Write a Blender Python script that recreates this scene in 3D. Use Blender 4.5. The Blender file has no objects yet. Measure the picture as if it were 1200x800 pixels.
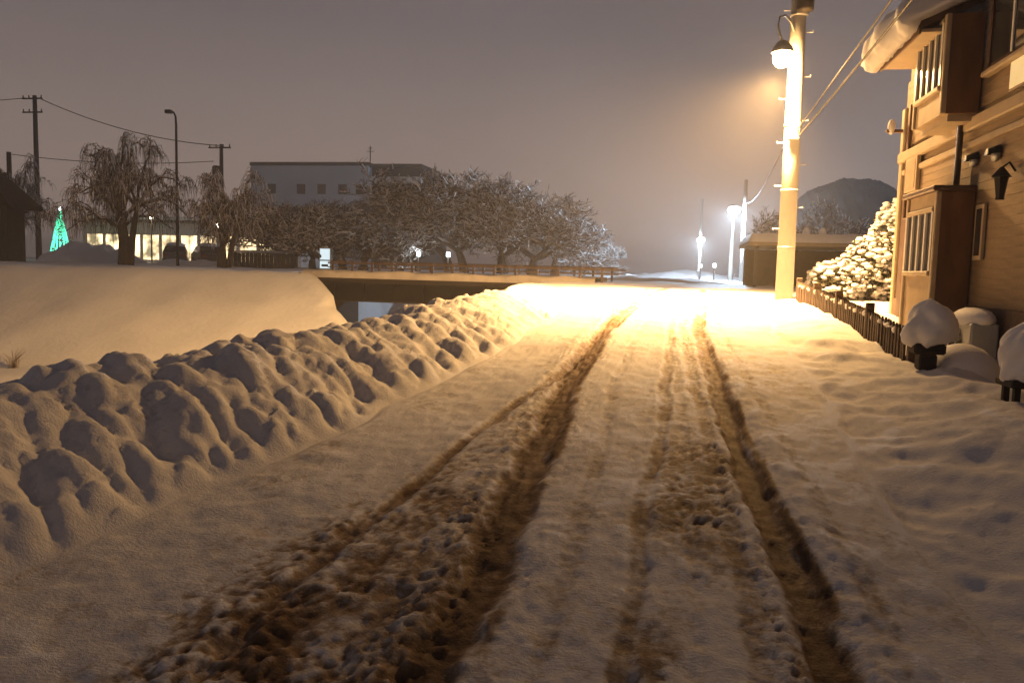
import bpy, math, random
import numpy as np
from mathutils import Vector

# ------------------------------------------------------------------ camera, world, exposure
scene = bpy.context.scene
F_PX, YAW, PITCH, ROLL, EYE = 933.0, math.radians(11.05), math.radians(5.19), math.radians(1.5), 1.6
_f = Vector((-math.sin(YAW) * math.cos(PITCH), math.cos(YAW) * math.cos(PITCH), -math.sin(PITCH)))
_r0 = Vector((math.cos(YAW), math.sin(YAW), 0))
_u0 = _r0.cross(_f)
_r = _r0 * math.cos(ROLL) + _u0 * math.sin(ROLL)
_u = _u0 * math.cos(ROLL) - _r0 * math.sin(ROLL)
cam_d = bpy.data.cameras.new("camera")
cam = bpy.data.objects.new("camera", cam_d)
scene.collection.objects.link(cam)
cam_d.sensor_width = 36.0
cam_d.lens = F_PX / 1200 * 36.0
cam_d.clip_end = 5000
cam_d.clip_start = 0.05
from mathutils import Matrix
cam.matrix_world = Matrix(((_r.x, _u.x, -_f.x, 0), (_r.y, _u.y, -_f.y, 0), (_r.z, _u.z, -_f.z, EYE), (0, 0, 0, 1)))
scene.camera = cam

world = bpy.data.worlds.new("World")
scene.world = world
world.use_nodes = True
wn, wl = world.node_tree.nodes, world.node_tree.links
wn.clear()
w_out = wn.new("ShaderNodeOutputWorld")
w_bg = wn.new("ShaderNodeBackground")
w_tc = wn.new("ShaderNodeTexCoord")
w_sep = wn.new("ShaderNodeSeparateXYZ")
w_ramp = wn.new("ShaderNodeValToRGB")
w_ramp.color_ramp.elements[0].position = 0.0
w_ramp.color_ramp.elements[0].color = (0.320, 0.240, 0.203, 1)      # town glow low in the overcast night sky
w_ramp.color_ramp.elements[1].position = 0.75
w_ramp.color_ramp.elements[1].color = (0.036, 0.032, 0.038, 1)
_e = w_ramp.color_ramp.elements.new(0.28)
_e.color = (0.152, 0.123, 0.122, 1)
w_noise = wn.new("ShaderNodeTexNoise")
w_noise.inputs["Scale"].default_value = 2.2
w_noise.inputs["Detail"].default_value = 6
w_map = wn.new("ShaderNodeMapRange")
w_map.inputs["To Min"].default_value = 0.8
w_map.inputs["To Max"].default_value = 1.2
w_mul = wn.new("ShaderNodeMixRGB")
w_mul.blend_type = "MULTIPLY"
w_mul.inputs[0].default_value = 1
wl.new(w_tc.outputs["Generated"], w_sep.inputs[0])
wl.new(w_sep.outputs["Z"], w_ramp.inputs[0])
wl.new(w_tc.outputs["Generated"], w_noise.inputs["Vector"])
wl.new(w_noise.outputs["Fac"], w_map.inputs["Value"])
wl.new(w_ramp.outputs[0], w_mul.inputs[1])
wl.new(w_map.outputs[0], w_mul.inputs[2])
wl.new(w_mul.outputs[0], w_bg.inputs["Color"])
w_bg.inputs["Strength"].default_value = 1.0
wl.new(w_bg.outputs[0], w_out.inputs[0])

scene.view_settings.view_transform = "Standard"
scene.view_settings.look = "None"
scene.view_settings.exposure = 0.0
scene.view_settings.gamma = 1.0
scene.render.engine = "CYCLES"
scene.cycles.use_denoising = True
scene.cycles.volume_bounces = 1
scene.cycles.max_bounces = 5
scene.cycles.diffuse_bounces = 3
scene.cycles.glossy_bounces = 2
scene.cycles.sample_clamp_indirect = 4.0

SODIUM = (1.0, 0.55, 0.19)
SODIUM_W, SODIUM_DOWN_W, WHITE_W = 1900.0, 33000.0, 13000.0
HAZE = 0.0017

# ------------------------------------------------------------------ helpers
COL = scene.collection


def tag(o, label=None, cat=None, group=None, kind=None):
    if label: o["label"] = label
    if cat: o["category"] = cat
    if group: o["group"] = group
    if kind: o["kind"] = kind
    return o


def thing(name, loc, label, cat, group=None, rz=0.0):
    o = bpy.data.objects.new(name, None)
    o.empty_display_size = 0.2
    COL.objects.link(o)
    o.location = loc
    o.rotation_euler = (0, 0, rz)
    return tag(o, label, cat, group)


def link_mesh(name, me, parent=None, loc=None, rz=0.0):
    o = bpy.data.objects.new(name, me)
    COL.objects.link(o)
    if parent: o.parent = parent
    if loc is not None: o.location = loc
    if rz: o.rotation_euler = (0, 0, rz)
    return o


class MB:
    """collects shapes of one mesh"""
    def __init__(s):
        s.v, s.f = [], []

    def add(s, vs, fs):
        n = len(s.v)
        s.v += [tuple(p) for p in vs]
        s.f += [tuple(i + n for i in q) for q in fs]
        return s

    def box(s, x0, x1, y0, y1, z0, z1):
        vs = [(x, y, z) for z in (z0, z1) for x, y in ((x0, y0), (x1, y0), (x1, y1), (x0, y1))]
        return s.add(vs, [(3, 2, 1, 0), (4, 5, 6, 7), (0, 1, 5, 4), (1, 2, 6, 5), (2, 3, 7, 6), (3, 0, 4, 7)])

    def bbox(s, x0, x1, y0, y1, z0, z1, b=0.02):
        """box with chamfered edges along its top and sides"""
        rings = []
        for z, i in ((z0, b), (z0 + b, 0), (z1 - b, 0), (z1, b)):
            rings.append([(x0 + i, y0 + b, z), (x0 + b, y0 + i, z), (x1 - b, y0 + i, z), (x1 - i, y0 + b, z),
                          (x1 - i, y1 - b, z), (x1 - b, y1 - i, z), (x0 + b, y1 - i, z), (x0 + i, y1 - b, z)])
        vs = [p for r in rings for p in r]
        fs = [tuple(reversed(range(8))), tuple(range(24, 32))]
        for k in range(3):
            for j in range(8):
                fs.append((k * 8 + j, k * 8 + (j + 1) % 8, k * 8 + 8 + (j + 1) % 8, k * 8 + 8 + j))
        return s.add(vs, fs)

    def tube(s, pts, rad, n=6, cap=True):
        pts = [Vector(p) for p in pts]
        if not hasattr(rad, "__len__"): rad = [rad] * len(pts)
        vs, fs = [], []
        for i, p in enumerate(pts):
            t = (pts[min(i + 1, len(pts) - 1)] - pts[max(i - 1, 0)])
            if t.length < 1e-9: t = Vector((0, 0, 1))
            t.normalize()
            a = t.cross(Vector((0, 0, 1)) if abs(t.z) < 0.95 else Vector((1, 0, 0))).normalized()
            b = t.cross(a)
            for k in range(n):
                q = 2 * math.pi * k / n
                vs.append(p + (a * math.cos(q) + b * math.sin(q)) * rad[i])
        for i in range(len(pts) - 1):
            for k in range(n):
                fs.append((i * n + k, i * n + (k + 1) % n, (i + 1) * n + (k + 1) % n, (i + 1) * n + k))
        if cap:
            fs.append(tuple(reversed(range(n))))
            fs.append(tuple(range((len(pts) - 1) * n, len(pts) * n)))
        return s.add(vs, fs)

    def lathe(s, prof, cx=0, cy=0, n=20, jitter=0.0, rnd=None, sx=1.0, sy=1.0):
        vs, fs = [], []
        for r, z in prof:
            for k in range(n):
                q = 2 * math.pi * k / n
                j = 1 + (rnd.uniform(-jitter, jitter) if rnd else 0)
                vs.append((cx + r * j * sx * math.cos(q), cy + r * j * sy * math.sin(q), z))
        for i in range(len(prof) - 1):
            for k in range(n):
                fs.append((i * n + k, i * n + (k + 1) % n, (i + 1) * n + (k + 1) % n, (i + 1) * n + k))
        fs.append(tuple(reversed(range(n))))
        fs.append(tuple(range((len(prof) - 1) * n, len(prof) * n)))
        return s.add(vs, fs)

    def blob(s, c, r, rnd, n=8, m=5, j=0.15):
        """an uneven lump; r = (rx, ry, rz)"""
        vs, fs = [(c[0], c[1], c[2] - r[2])], []
        for i in range(1, m):
            th = math.pi * i / m
            for k in range(n):
                q = 2 * math.pi * k / n
                e = 1 + rnd.uniform(-j, j)
                vs.append((c[0] + r[0] * e * math.sin(th) * math.cos(q), c[1] + r[1] * e * math.sin(th) * math.sin(q), c[2] - r[2] * e * math.cos(th)))
        vs.append((c[0], c[1], c[2] + r[2]))
        top = len(vs) - 1
        for k in range(n):
            fs.append((0, 1 + (k + 1) % n, 1 + k))
            fs.append((top, 1 + (m - 2) * n + k, 1 + (m - 2) * n + (k + 1) % n))
        for i in range(m - 2):
            for k in range(n):
                fs.append((1 + i * n + k, 1 + i * n + (k + 1) % n, 1 + (i + 1) * n + (k + 1) % n, 1 + (i + 1) * n + k))
        return s.add(vs, fs)

    def prism(s, poly, axis, a0, a1):
        """extrude a 2D polygon along an axis; poly in the two other axes' order"""
        def P(u, v, a):
            return {"x": (a, u, v), "y": (u, a, v), "z": (u, v, a)}[axis]
        n = len(poly)
        vs = [P(u, v, a0) for u, v in poly] + [P(u, v, a1) for u, v in poly]
        fs = [tuple(reversed(range(n))), tuple(range(n, 2 * n))] + [(i, (i + 1) % n, n + (i + 1) % n, n + i) for i in range(n)]
        return s.add(vs, fs)

    def mesh(s, name, mat, smooth=False):
        me = bpy.data.meshes.new(name)
        me.from_pydata(s.v, [], s.f)
        me.materials.append(mat)
        me.update()
        import bmesh
        bm = bmesh.new(); bm.from_mesh(me)
        bmesh.ops.recalc_face_normals(bm, faces=bm.faces)
        bm.to_mesh(me); bm.free()
        if smooth:
            me.polygons.foreach_set("use_smooth", [True] * len(me.polygons))
        return me

    def build(s, name, mat, parent=None, smooth=False, loc=None, rz=0.0):
        return link_mesh(name, s.mesh(name, mat, smooth), parent, loc, rz)


def grid_mesh(name, X, Y, Z, mat, attr=None, smooth=True):
    """X, Y, Z: 2D arrays (rows, columns)"""
    nr, nc = X.shape
    co = np.stack([X, Y, Z], -1).reshape(-1, 3).astype(np.float32)
    idx = np.arange(nr * nc).reshape(nr, nc)
    q = np.stack([idx[:-1, :-1], idx[:-1, 1:], idx[1:, 1:], idx[1:, :-1]], -1).reshape(-1, 4)
    me = bpy.data.meshes.new(name)
    me.vertices.add(len(co)); me.vertices.foreach_set("co", co.ravel())
    me.loops.add(q.size); me.loops.foreach_set("vertex_index", q.ravel().astype(np.int32))
    me.polygons.add(len(q))
    me.polygons.foreach_set("loop_start", np.arange(0, q.size, 4, dtype=np.int32))
    me.polygons.foreach_set("loop_total", np.full(len(q), 4, dtype=np.int32))
    me.polygons.foreach_set("use_smooth", np.full(len(q), smooth))
    me.update(calc_edges=True)
    if attr is not None:
        a = me.attributes.new("dirt", "FLOAT", "POINT")
        a.data.foreach_set("value", attr.reshape(-1).astype(np.float32))
    me.materials.append(mat)
    me.validate()
    return me


# --- vectorised value noise
_rs = np.random.RandomState(7)
_T = _rs.rand(256, 256)


def vnoise(x, y):
    xi, yi = np.floor(x).astype(int), np.floor(y).astype(int)
    fx, fy = x - xi, y - yi
    fx, fy = fx * fx * fx * (fx * (fx * 6 - 15) + 10), fy * fy * fy * (fy * (fy * 6 - 15) + 10)
    a, b = _T[xi & 255, yi & 255], _T[(xi + 1) & 255, yi & 255]
    c, d = _T[xi & 255, (yi + 1) & 255], _T[(xi + 1) & 255, (yi + 1) & 255]
    return (a * (1 - fx) + b * fx) * (1 - fy) + (c * (1 - fx) + d * fx) * fy - 0.5


def fbm(x, y, o=4, g=0.5):
    s, a, t = 0, 1.0, 0
    for k in range(o):
        s = s + a * vnoise(x * 2 ** k + 17.3 * k, y * 2 ** k + 41.7 * k)
        a *= g
    return s


def worley(x, y):
    """nearest-cell distance squared and that cell's random value"""
    xi, yi = np.floor(x).astype(int), np.floor(y).astype(int)
    best = np.full(x.shape, 9.0); val = np.zeros(x.shape)
    for dx in (-1, 0, 1):
        for dy in (-1, 0, 1):
            cx, cy = xi + dx, yi + dy
            px = cx + 0.1 + 0.8 * _T[cx & 255, cy & 255]
            py = cy + 0.1 + 0.8 * _T[(cx + 91) & 255, (cy + 37) & 255]
            d = (x - px) ** 2 + (y - py) ** 2
            m = d < best
            best = np.where(m, d, best)
            val = np.where(m, _T[(cx + 13) & 255, (cy + 151) & 255], val)
    return best, val


def smooth(a, b, t):
    t = np.clip((t - a) / (b - a), 0, 1)
    return t * t * (3 - 2 * t)


# ------------------------------------------------------------------ materials
def material(name, color, rough=0.6, metal=0.0, var=0.15, vscale=4.0, bump=0.0, bscale=30.0, emit=None, estr=0.0, spec=0.4, color2=None, stretch=None):
    m = bpy.data.materials.new(name)
    m.use_nodes = True
    n, l = m.node_tree.nodes, m.node_tree.links
    p = n["Principled BSDF"]
    p.inputs["Roughness"].default_value = rough
    p.inputs["Metallic"].default_value = metal
    p.inputs["Specular IOR Level"].default_value = spec
    tc = n.new("ShaderNodeTexCoord")
    src = tc.outputs["Object"]
    if stretch:
        mp = n.new("ShaderNodeMapping"); mp.inputs["Scale"].default_value = stretch
        l.new(src, mp.inputs[0]); src = mp.outputs[0]
    nz = n.new("ShaderNodeTexNoise")
    nz.inputs["Scale"].default_value = vscale
    nz.inputs["Detail"].default_value = 5
    nz.inputs["Roughness"].default_value = 0.6
    l.new(src, nz.inputs["Vector"])
    mx = n.new("ShaderNodeMix"); mx.data_type = "RGBA"
    c2 = color2 or tuple(c * (1 - var * 2) for c in color)
    mx.inputs["A"].default_value = (*color, 1)
    mx.inputs["B"].default_value = (*c2, 1)
    rp = n.new("ShaderNodeMapRange")
    rp.inputs["From Min"].default_value = 0.35; rp.inputs["From Max"].default_value = 0.65
    l.new(nz.outputs["Fac"], rp.inputs["Value"])
    l.new(rp.outputs[0], mx.inputs["Factor"])
    l.new(mx.outputs["Result"], p.inputs["Base Color"])
    if bump:
        nb = n.new("ShaderNodeTexNoise")
        nb.inputs["Scale"].default_value = bscale
        nb.inputs["Detail"].default_value = 6
        l.new(src, nb.inputs["Vector"])
        bp = n.new("ShaderNodeBump")
        bp.inputs["Strength"].default_value = bump
        bp.inputs["Distance"].default_value = 0.03
        l.new(nb.outputs["Fac"], bp.inputs["Height"])
        l.new(bp.outputs[0], p.inputs["Normal"])
    if emit:
        p.inputs["Emission Color"].default_value = (*emit, 1)
        p.inputs["Emission Strength"].default_value = estr
    return m


def glass_mat(name, tint=(0.03, 0.03, 0.035)):
    m = material(name, tint, rough=0.06, var=0.1, spec=0.8)
    return m


M = {}
M["snow"] = material("snow", (0.66, 0.65, 0.67), 0.75, var=0.08, vscale=1.5, bump=0.5, bscale=38, spec=0.1)
M["snow_soft"] = material("snow_soft", (0.80, 0.79, 0.80), 0.75, var=0.03, vscale=2, bump=0.25, bscale=9, spec=0.1)
M["far_snow"] = material("far_snow", (0.74, 0.74, 0.76), 0.7, var=0.08, vscale=0.3, bump=0.5, bscale=6, spec=0.1)
M["dimmed_snow"] = material("dimmed_snow", (0.46, 0.42, 0.39), 0.8, var=0.14, vscale=1.2, bump=0.6, bscale=9, spec=0.1)  # deck snow, shade put into its colour against the strong lamp light
M["concrete"] = material("concrete", (0.36, 0.34, 0.31), 0.8, var=0.12, vscale=3, bump=0.3, bscale=40)
M["pole_concrete"] = material("pole_concrete", (0.42, 0.40, 0.36), 0.75, var=0.1, vscale=2.5, bump=0.2, bscale=60, stretch=(1, 1, 0.25))
M["dark_steel"] = material("dark_steel", (0.035, 0.028, 0.024), 0.55, 0.2, var=0.2, vscale=6)
M["galv"] = material("galvanised", (0.30, 0.30, 0.30), 0.45, 0.7, var=0.12, vscale=8)
M["rail_brown"] = material("rail_brown_paint", (0.075, 0.045, 0.028), 0.55, 0.1, var=0.2, vscale=5)
M["girder"] = material("girder_paint", (0.016, 0.009, 0.006), 0.8, 0.0, var=0.25, vscale=1.5)
M["black_cable"] = material("cable_sheath", (0.03, 0.03, 0.03), 0.5, var=0.1)
M["dry_grass"] = material("dry_grass", (0.16, 0.11, 0.06), 0.9, var=0.2)
M["bark"] = material("bark", (0.055, 0.038, 0.028), 0.9, var=0.3, vscale=12, bump=0.6, bscale=30)
M["twig"] = material("twig", (0.034, 0.024, 0.019), 0.9, var=0.3, vscale=3)
M["weeping_twig"] = material("weeping_twig", (0.10, 0.066, 0.048), 0.9, var=0.3, vscale=3)
M["branch_snow"] = material("branch_snow", (0.66, 0.63, 0.62), 0.8, var=0.1, vscale=3, spec=0.1)
M["siding"] = material("siding", (0.255, 0.185, 0.118), 0.75, var=0.16, vscale=3, bump=0.35, bscale=26, stretch=(1, 0.5, 3))
M["trim"] = material("trim", (0.40, 0.32, 0.22), 0.6, var=0.08, vscale=4)
M["brown_trim"] = material("brown_trim", (0.085, 0.040, 0.022), 0.55, var=0.2, vscale=4)
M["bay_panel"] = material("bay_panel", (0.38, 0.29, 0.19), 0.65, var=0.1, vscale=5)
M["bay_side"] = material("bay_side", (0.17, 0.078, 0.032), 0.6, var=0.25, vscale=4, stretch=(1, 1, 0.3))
M["white_frame"] = material("white_frame", (0.72, 0.70, 0.66), 0.4, var=0.05)
M["glass"] = glass_mat("dark_glass")
M["roof"] = material("roof_metal", (0.09, 0.06, 0.05), 0.5, 0.2, var=0.2)
M["foundation"] = material("foundation", (0.16, 0.11, 0.08), 0.85, var=0.15, bump=0.4, bscale=20)
M["fence"] = material("fence_wood", (0.075, 0.042, 0.025), 0.75, var=0.3, vscale=9, bump=0.4, bscale=25)
M["dark_wood"] = material("dark_wood", (0.030, 0.020, 0.015), 0.8, var=0.3, vscale=5)
M["leaf"] = material("shrub_leaf", (0.055, 0.060, 0.025), 0.6, var=0.3, vscale=9)
M["block"] = material("block_wall", (0.33, 0.35, 0.40), 0.8, var=0.1, vscale=0.25)
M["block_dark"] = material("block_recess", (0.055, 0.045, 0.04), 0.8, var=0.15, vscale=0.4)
M["block_white"] = material("block_band", (0.50, 0.47, 0.46), 0.7, var=0.08, vscale=0.5)
M["shop_wall"] = material("shop_wall", (0.50, 0.44, 0.42), 0.8, var=0.08, vscale=0.5)
M["lit_pane"] = material("lit_shop_pane", (0.8, 0.7, 0.5), 0.4, emit=(1.0, 0.74, 0.40), estr=3.0, vscale=0.9)
M["lit_window"] = material("lit_curtain", (0.8, 0.7, 0.5), 0.5, emit=(1.0, 0.72, 0.30), estr=0.55, vscale=5)
M["green_led"] = material("green_led", (0.1, 0.6, 0.35), 0.4, emit=(0.10, 1.0, 0.55), estr=2.2)
M["white_led"] = material("white_led", (0.8, 0.9, 1.0), 0.4, emit=(0.75, 0.95, 1.0), estr=8)
M["vending"] = material("vending_front", (0.7, 0.8, 0.85), 0.3, emit=(0.72, 0.92, 1.0), estr=0.9, vscale=9)
M["vending_body"] = material("vending_body", (0.35, 0.36, 0.38), 0.4, var=0.05)
M["sodium"] = material("sodium_lens", (1, 0.9, 0.6), 0.3, emit=(1.0, 0.78, 0.42), estr=60)
M["cool"] = material("cool_lens", (0.9, 0.95, 1), 0.3, emit=(0.75, 0.9, 1.0), estr=60)
M["warm_globe"] = material("warm_globe", (1, 0.9, 0.7), 0.3, emit=(1.0, 0.85, 0.6), estr=9)
M["car_grey"] = material("car_paint_grey", (0.10, 0.11, 0.13), 0.3, 0.3, var=0.05)
M["car_dark"] = material("car_paint_dark", (0.03, 0.035, 0.05), 0.3, 0.3, var=0.05)
M["tyre"] = material("tyre_rubber", (0.02, 0.02, 0.02), 0.85, var=0.1)
M["rim"] = material("wheel_rim", (0.4, 0.4, 0.42), 0.35, 0.8, var=0.05)
M["tail"] = material("tail_lens", (0.25, 0.02, 0.02), 0.3, var=0.1)
M["hill"] = material("hill_wood", (0.018, 0.016, 0.015), 0.95, vscale=0.2, color2=(0.05, 0.045, 0.042))
M["pipe"] = material("down_pipe", (0.045, 0.028, 0.020), 0.5, var=0.1)
M["iron"] = material("black_iron", (0.015, 0.013, 0.012), 0.55, 0.4, var=0.2)


def road_material():
    m = bpy.data.materials.new("road_snow")
    m.use_nodes = True
    n, l = m.node_tree.nodes, m.node_tree.links
    p = n["Principled BSDF"]
    at = n.new("ShaderNodeAttribute"); at.attribute_name = "dirt"
    tc = n.new("ShaderNodeTexCoord")
    nz = n.new("ShaderNodeTexNoise"); nz.inputs["Scale"].default_value = 16; nz.inputs["Detail"].default_value = 7; nz.inputs["Roughness"].default_value = 0.7
    l.new(tc.outputs["Object"], nz.inputs["Vector"])
    # dirt breaks up along the noise
    ad = n.new("ShaderNodeMath"); ad.operation = "MULTIPLY_ADD"; ad.inputs[1].default_value = 0.9; ad.inputs[2].default_value = -0.45
    l.new(nz.outputs["Fac"], ad.inputs[0])
    sm = n.new("ShaderNodeMath"); sm.operation = "ADD"
    l.new(at.outputs["Fac"], sm.inputs[0]); l.new(ad.outputs[0], sm.inputs[1])
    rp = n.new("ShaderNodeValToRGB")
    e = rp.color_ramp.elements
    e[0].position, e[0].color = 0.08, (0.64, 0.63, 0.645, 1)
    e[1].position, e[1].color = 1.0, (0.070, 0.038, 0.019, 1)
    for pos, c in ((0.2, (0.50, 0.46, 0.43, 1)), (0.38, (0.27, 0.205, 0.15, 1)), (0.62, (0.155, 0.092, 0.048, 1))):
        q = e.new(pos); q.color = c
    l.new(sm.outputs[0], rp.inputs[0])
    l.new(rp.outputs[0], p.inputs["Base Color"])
    ro = n.new("ShaderNodeMapRange")
    ro.inputs["To Min"].default_value = 0.75; ro.inputs["To Max"].default_value = 0.7
    l.new(at.outputs["Fac"], ro.inputs["Value"]); l.new(ro.outputs[0], p.inputs["Roughness"])
    p.inputs["Specular IOR Level"].default_value = 0.12
    n2 = n.new("ShaderNodeTexNoise"); n2.inputs["Scale"].default_value = 55; n2.inputs["Detail"].default_value = 6; n2.inputs["Roughness"].default_value = 0.65
    mp = n.new("ShaderNodeMapping"); mp.inputs["Scale"].default_value = (0.8, 1.2, 1)
    l.new(tc.outputs["Object"], mp.inputs[0]); l.new(mp.outputs[0], n2.inputs["Vector"])
    bp = n.new("ShaderNodeBump"); bp.inputs["Strength"].default_value = 0.5; bp.inputs["Distance"].default_value = 0.02
    l.new(n2.outputs["Fac"], bp.inputs["Height"]); l.new(bp.outputs[0], p.inputs["Normal"])
    return m


_n, _l = M["lit_pane"].node_tree.nodes, M["lit_pane"].node_tree.links
_nz = _n.new("ShaderNodeTexNoise"); _nz.inputs["Scale"].default_value = 0.7; _nz.inputs["Detail"].default_value = 6
_nm = _n.new("ShaderNodeMapRange"); _nm.inputs["From Min"].default_value = 0.38; _nm.inputs["From Max"].default_value = 0.62
_nm.inputs["To Min"].default_value = 0.25; _nm.inputs["To Max"].default_value = 3.4
_tc = _n.new("ShaderNodeTexCoord")
_l.new(_tc.outputs["Object"], _nz.inputs["Vector"]); _l.new(_nz.outputs["Fac"], _nm.inputs["Value"])
_l.new(_nm.outputs[0], _n["Principled BSDF"].inputs["Emission Strength"])
M["road"] = road_material()
for _k in ("green_led", "white_led", "vending", "sodium", "cool", "warm_globe", "lit_window"):
    M[_k].cycles.emission_sampling = "NONE"

# ------------------------------------------------------------------ terrain
def zr(y):
    """the road climbs gently to the crossing by the bridge"""
    t = np.clip(np.asarray(y, float), 2, 22)
    return 1.15 * (1 - ((22 - t) / 20) ** 1.8)


def ip(y, pts):
    return np.interp(y, [p[0] for p in pts], [p[1] for p in pts])


XB = [(-6, -3.4), (3, -3.0), (4.7, -2.6), (6.9, -2.15), (10, -1.85), (13, -1.8), (16, -2.0), (19, -2.5), (27, -3.4)]
XR = [(-6, 1.6), (3, 1.35), (5, 1.4), (8, 1.45), (12, 1.5), (16, 1.75), (20, 2.6), (27, 4.0)]
CREST = [(-6, 0.72), (3, 0.68), (4.5, 0.62), (6, 0.54), (8, 0.45), (11, 0.38), (14, 0.28), (16, 0.14), (19, 0.08), (27, 0.03)]
RIGHT = [(-6, 0.42), (3, 0.42), (5.6, 0.40), (7.2, 0.26), (8.6, 0.10), (10, 0.08), (15, 0.10), (27, 0.02)]
BED = -1.8


def xb_(y):
    return ip(y, XB) + 0.16 * fbm(np.asarray(y) * 0.9 + 3.1, np.asarray(y) * 0 + 0.5, 3)


def xr_(y):
    return ip(y, XR) + 0.22 * fbm(np.asarray(y) * 0.6 + 8.1, np.asarray(y) * 0 + 2.5, 3)



def ground_z(x, y):
    x, y = np.broadcast_arrays(np.asarray(x, float), np.asarray(y, float))
    plateau = np.where(y < 22, zr(y), 1.15)
    plateau = np.where(x < -9, 1.25, plateau)
    near = plateau - 0.75 * np.maximum(0, -4.3 - x)            # near side of the river
    ye = 28.3 + np.minimum(0, x + 13.3) * 0.2
    far = 1.25 - 0.5 * np.maximum(0, ye - y)                   # far side, sloping towards the viewer
    xh = -13.4 + np.clip(28.5 - y, -0.5, 12) * 0.95
    far = np.where(x < xh, far, BED)
    north = BED + 0.62 * np.maximum(0, y - 37.5)
    north = np.minimum(north, 1.25)
    river = np.maximum.reduce([near, far, north, np.full_like(x, BED)])
    z = np.where((x < -4.3), np.minimum(river, 1.3), plateau)
    z = np.where(y > 46, np.where(x < -4, 1.25, 1.15), z)
    return z


def build_ground():
    xs = np.unique(np.concatenate([-np.geomspace(46, 900, 26)[::-1], np.arange(-45, 12, 0.4), np.geomspace(12, 900, 34)]))
    ys = np.unique(np.concatenate([-np.geomspace(8, 200, 10)[::-1], np.arange(-6, 48, 0.4), np.geomspace(48, 1500, 50)]))
    X, Y = np.meshgrid(xs, ys)
    Z = ground_z(X, Y)
    inside = smooth(-8.5, -7.5, X) * (1 - smooth(11.5, 12.5, X)) * (1 - smooth(23.8, 24.6, Y)) * smooth(-6.4, -5.8, Y)
    flat = (np.abs(X) < 60) & (Y < 70)
    Z = Z + np.where(flat, 0.10 * fbm(X * 0.5, Y * 0.5, 3) + 0.05 * fbm(X * 1.7 + 5, Y * 1.7, 2), 0.25 * fbm(X * 0.05, Y * 0.05, 3))
    Z = Z - 0.55 * inside
    o = link_mesh("ground", grid_mesh("ground", X, Y, Z, M["far_snow"]))
    tag(o, kind="structure")


def rows_y():
    a = np.arange(-6, 1.3, 0.25)
    b = np.exp(np.arange(math.log(1.3), math.log(25.2), 0.0068))
    return np.concatenate([a, b, [25.2]])


def edge_sink(y):
    return -0.10 * smooth(24.4, 25.2, y)


RUTS = [  # centre line (y, x), half width, depth, dirt
    ([(-6, -0.7), (2.7, -0.82), (3.4, -0.81), (4.3, -0.85), (5.8, -0.89), (8, -0.97), (12, -0.86), (18, -0.5), (25, 0)], 0.125, 0.045, 0.80),
    ([(-6, 0.75), (3, 0.67), (3.7, 0.65), (4.6, 0.60), (6, 0.52), (8.4, 0.49), (11.4, 0.42), (18, 0.7), (25, 1)], 0.085, 0.050, 0.78),
    ([(-6, -1.8), (3.2, -1.67), (3.8, -1.61), (4.5, -1.51), (6, -1.40), (7.5, -1.14), (9.8, -0.95), (18, -0.9), (25, -0.5)], 0.050, 0.022, 0.55),
    ([(-6, -0.2), (2.9, -0.11), (4.5, -0.09), (6.3, -0.01), (8.2, 0.0), (12, 0.05), (18, 0.3), (25, 0.5)], 0.050, 0.016, 0.32),
    ([(-6, 0.45), (3, 0.42), (5, 0.36), (8, 0.27), (12, 0.2), (25, 0.6)], 0.06, 0.012, 0.26),
    ([(-6, -1.2), (3, -1.15), (5, -1.1), (8, -1.02), (25, -0.5)], 0.10, 0.010, 0.24),
    ([(-6, 1.0), (5, 0.92), (8, 0.80), (12, 0.72), (18, 1.0), (25, 1.4)], 0.05, 0.010, 0.16),
    ([(-6, -0.45), (5, -0.42), (8, -0.5), (12, -0.35), (18, 0.0), (25, 0.4)], 0.05, 0.006, 0.12),
    ([(-6, 0.25), (5, 0.16), (8, 0.12), (12, 0.0), (18, 0.1), (25, 0.4)], 0.04, 0.006, 0.14),
]


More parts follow.
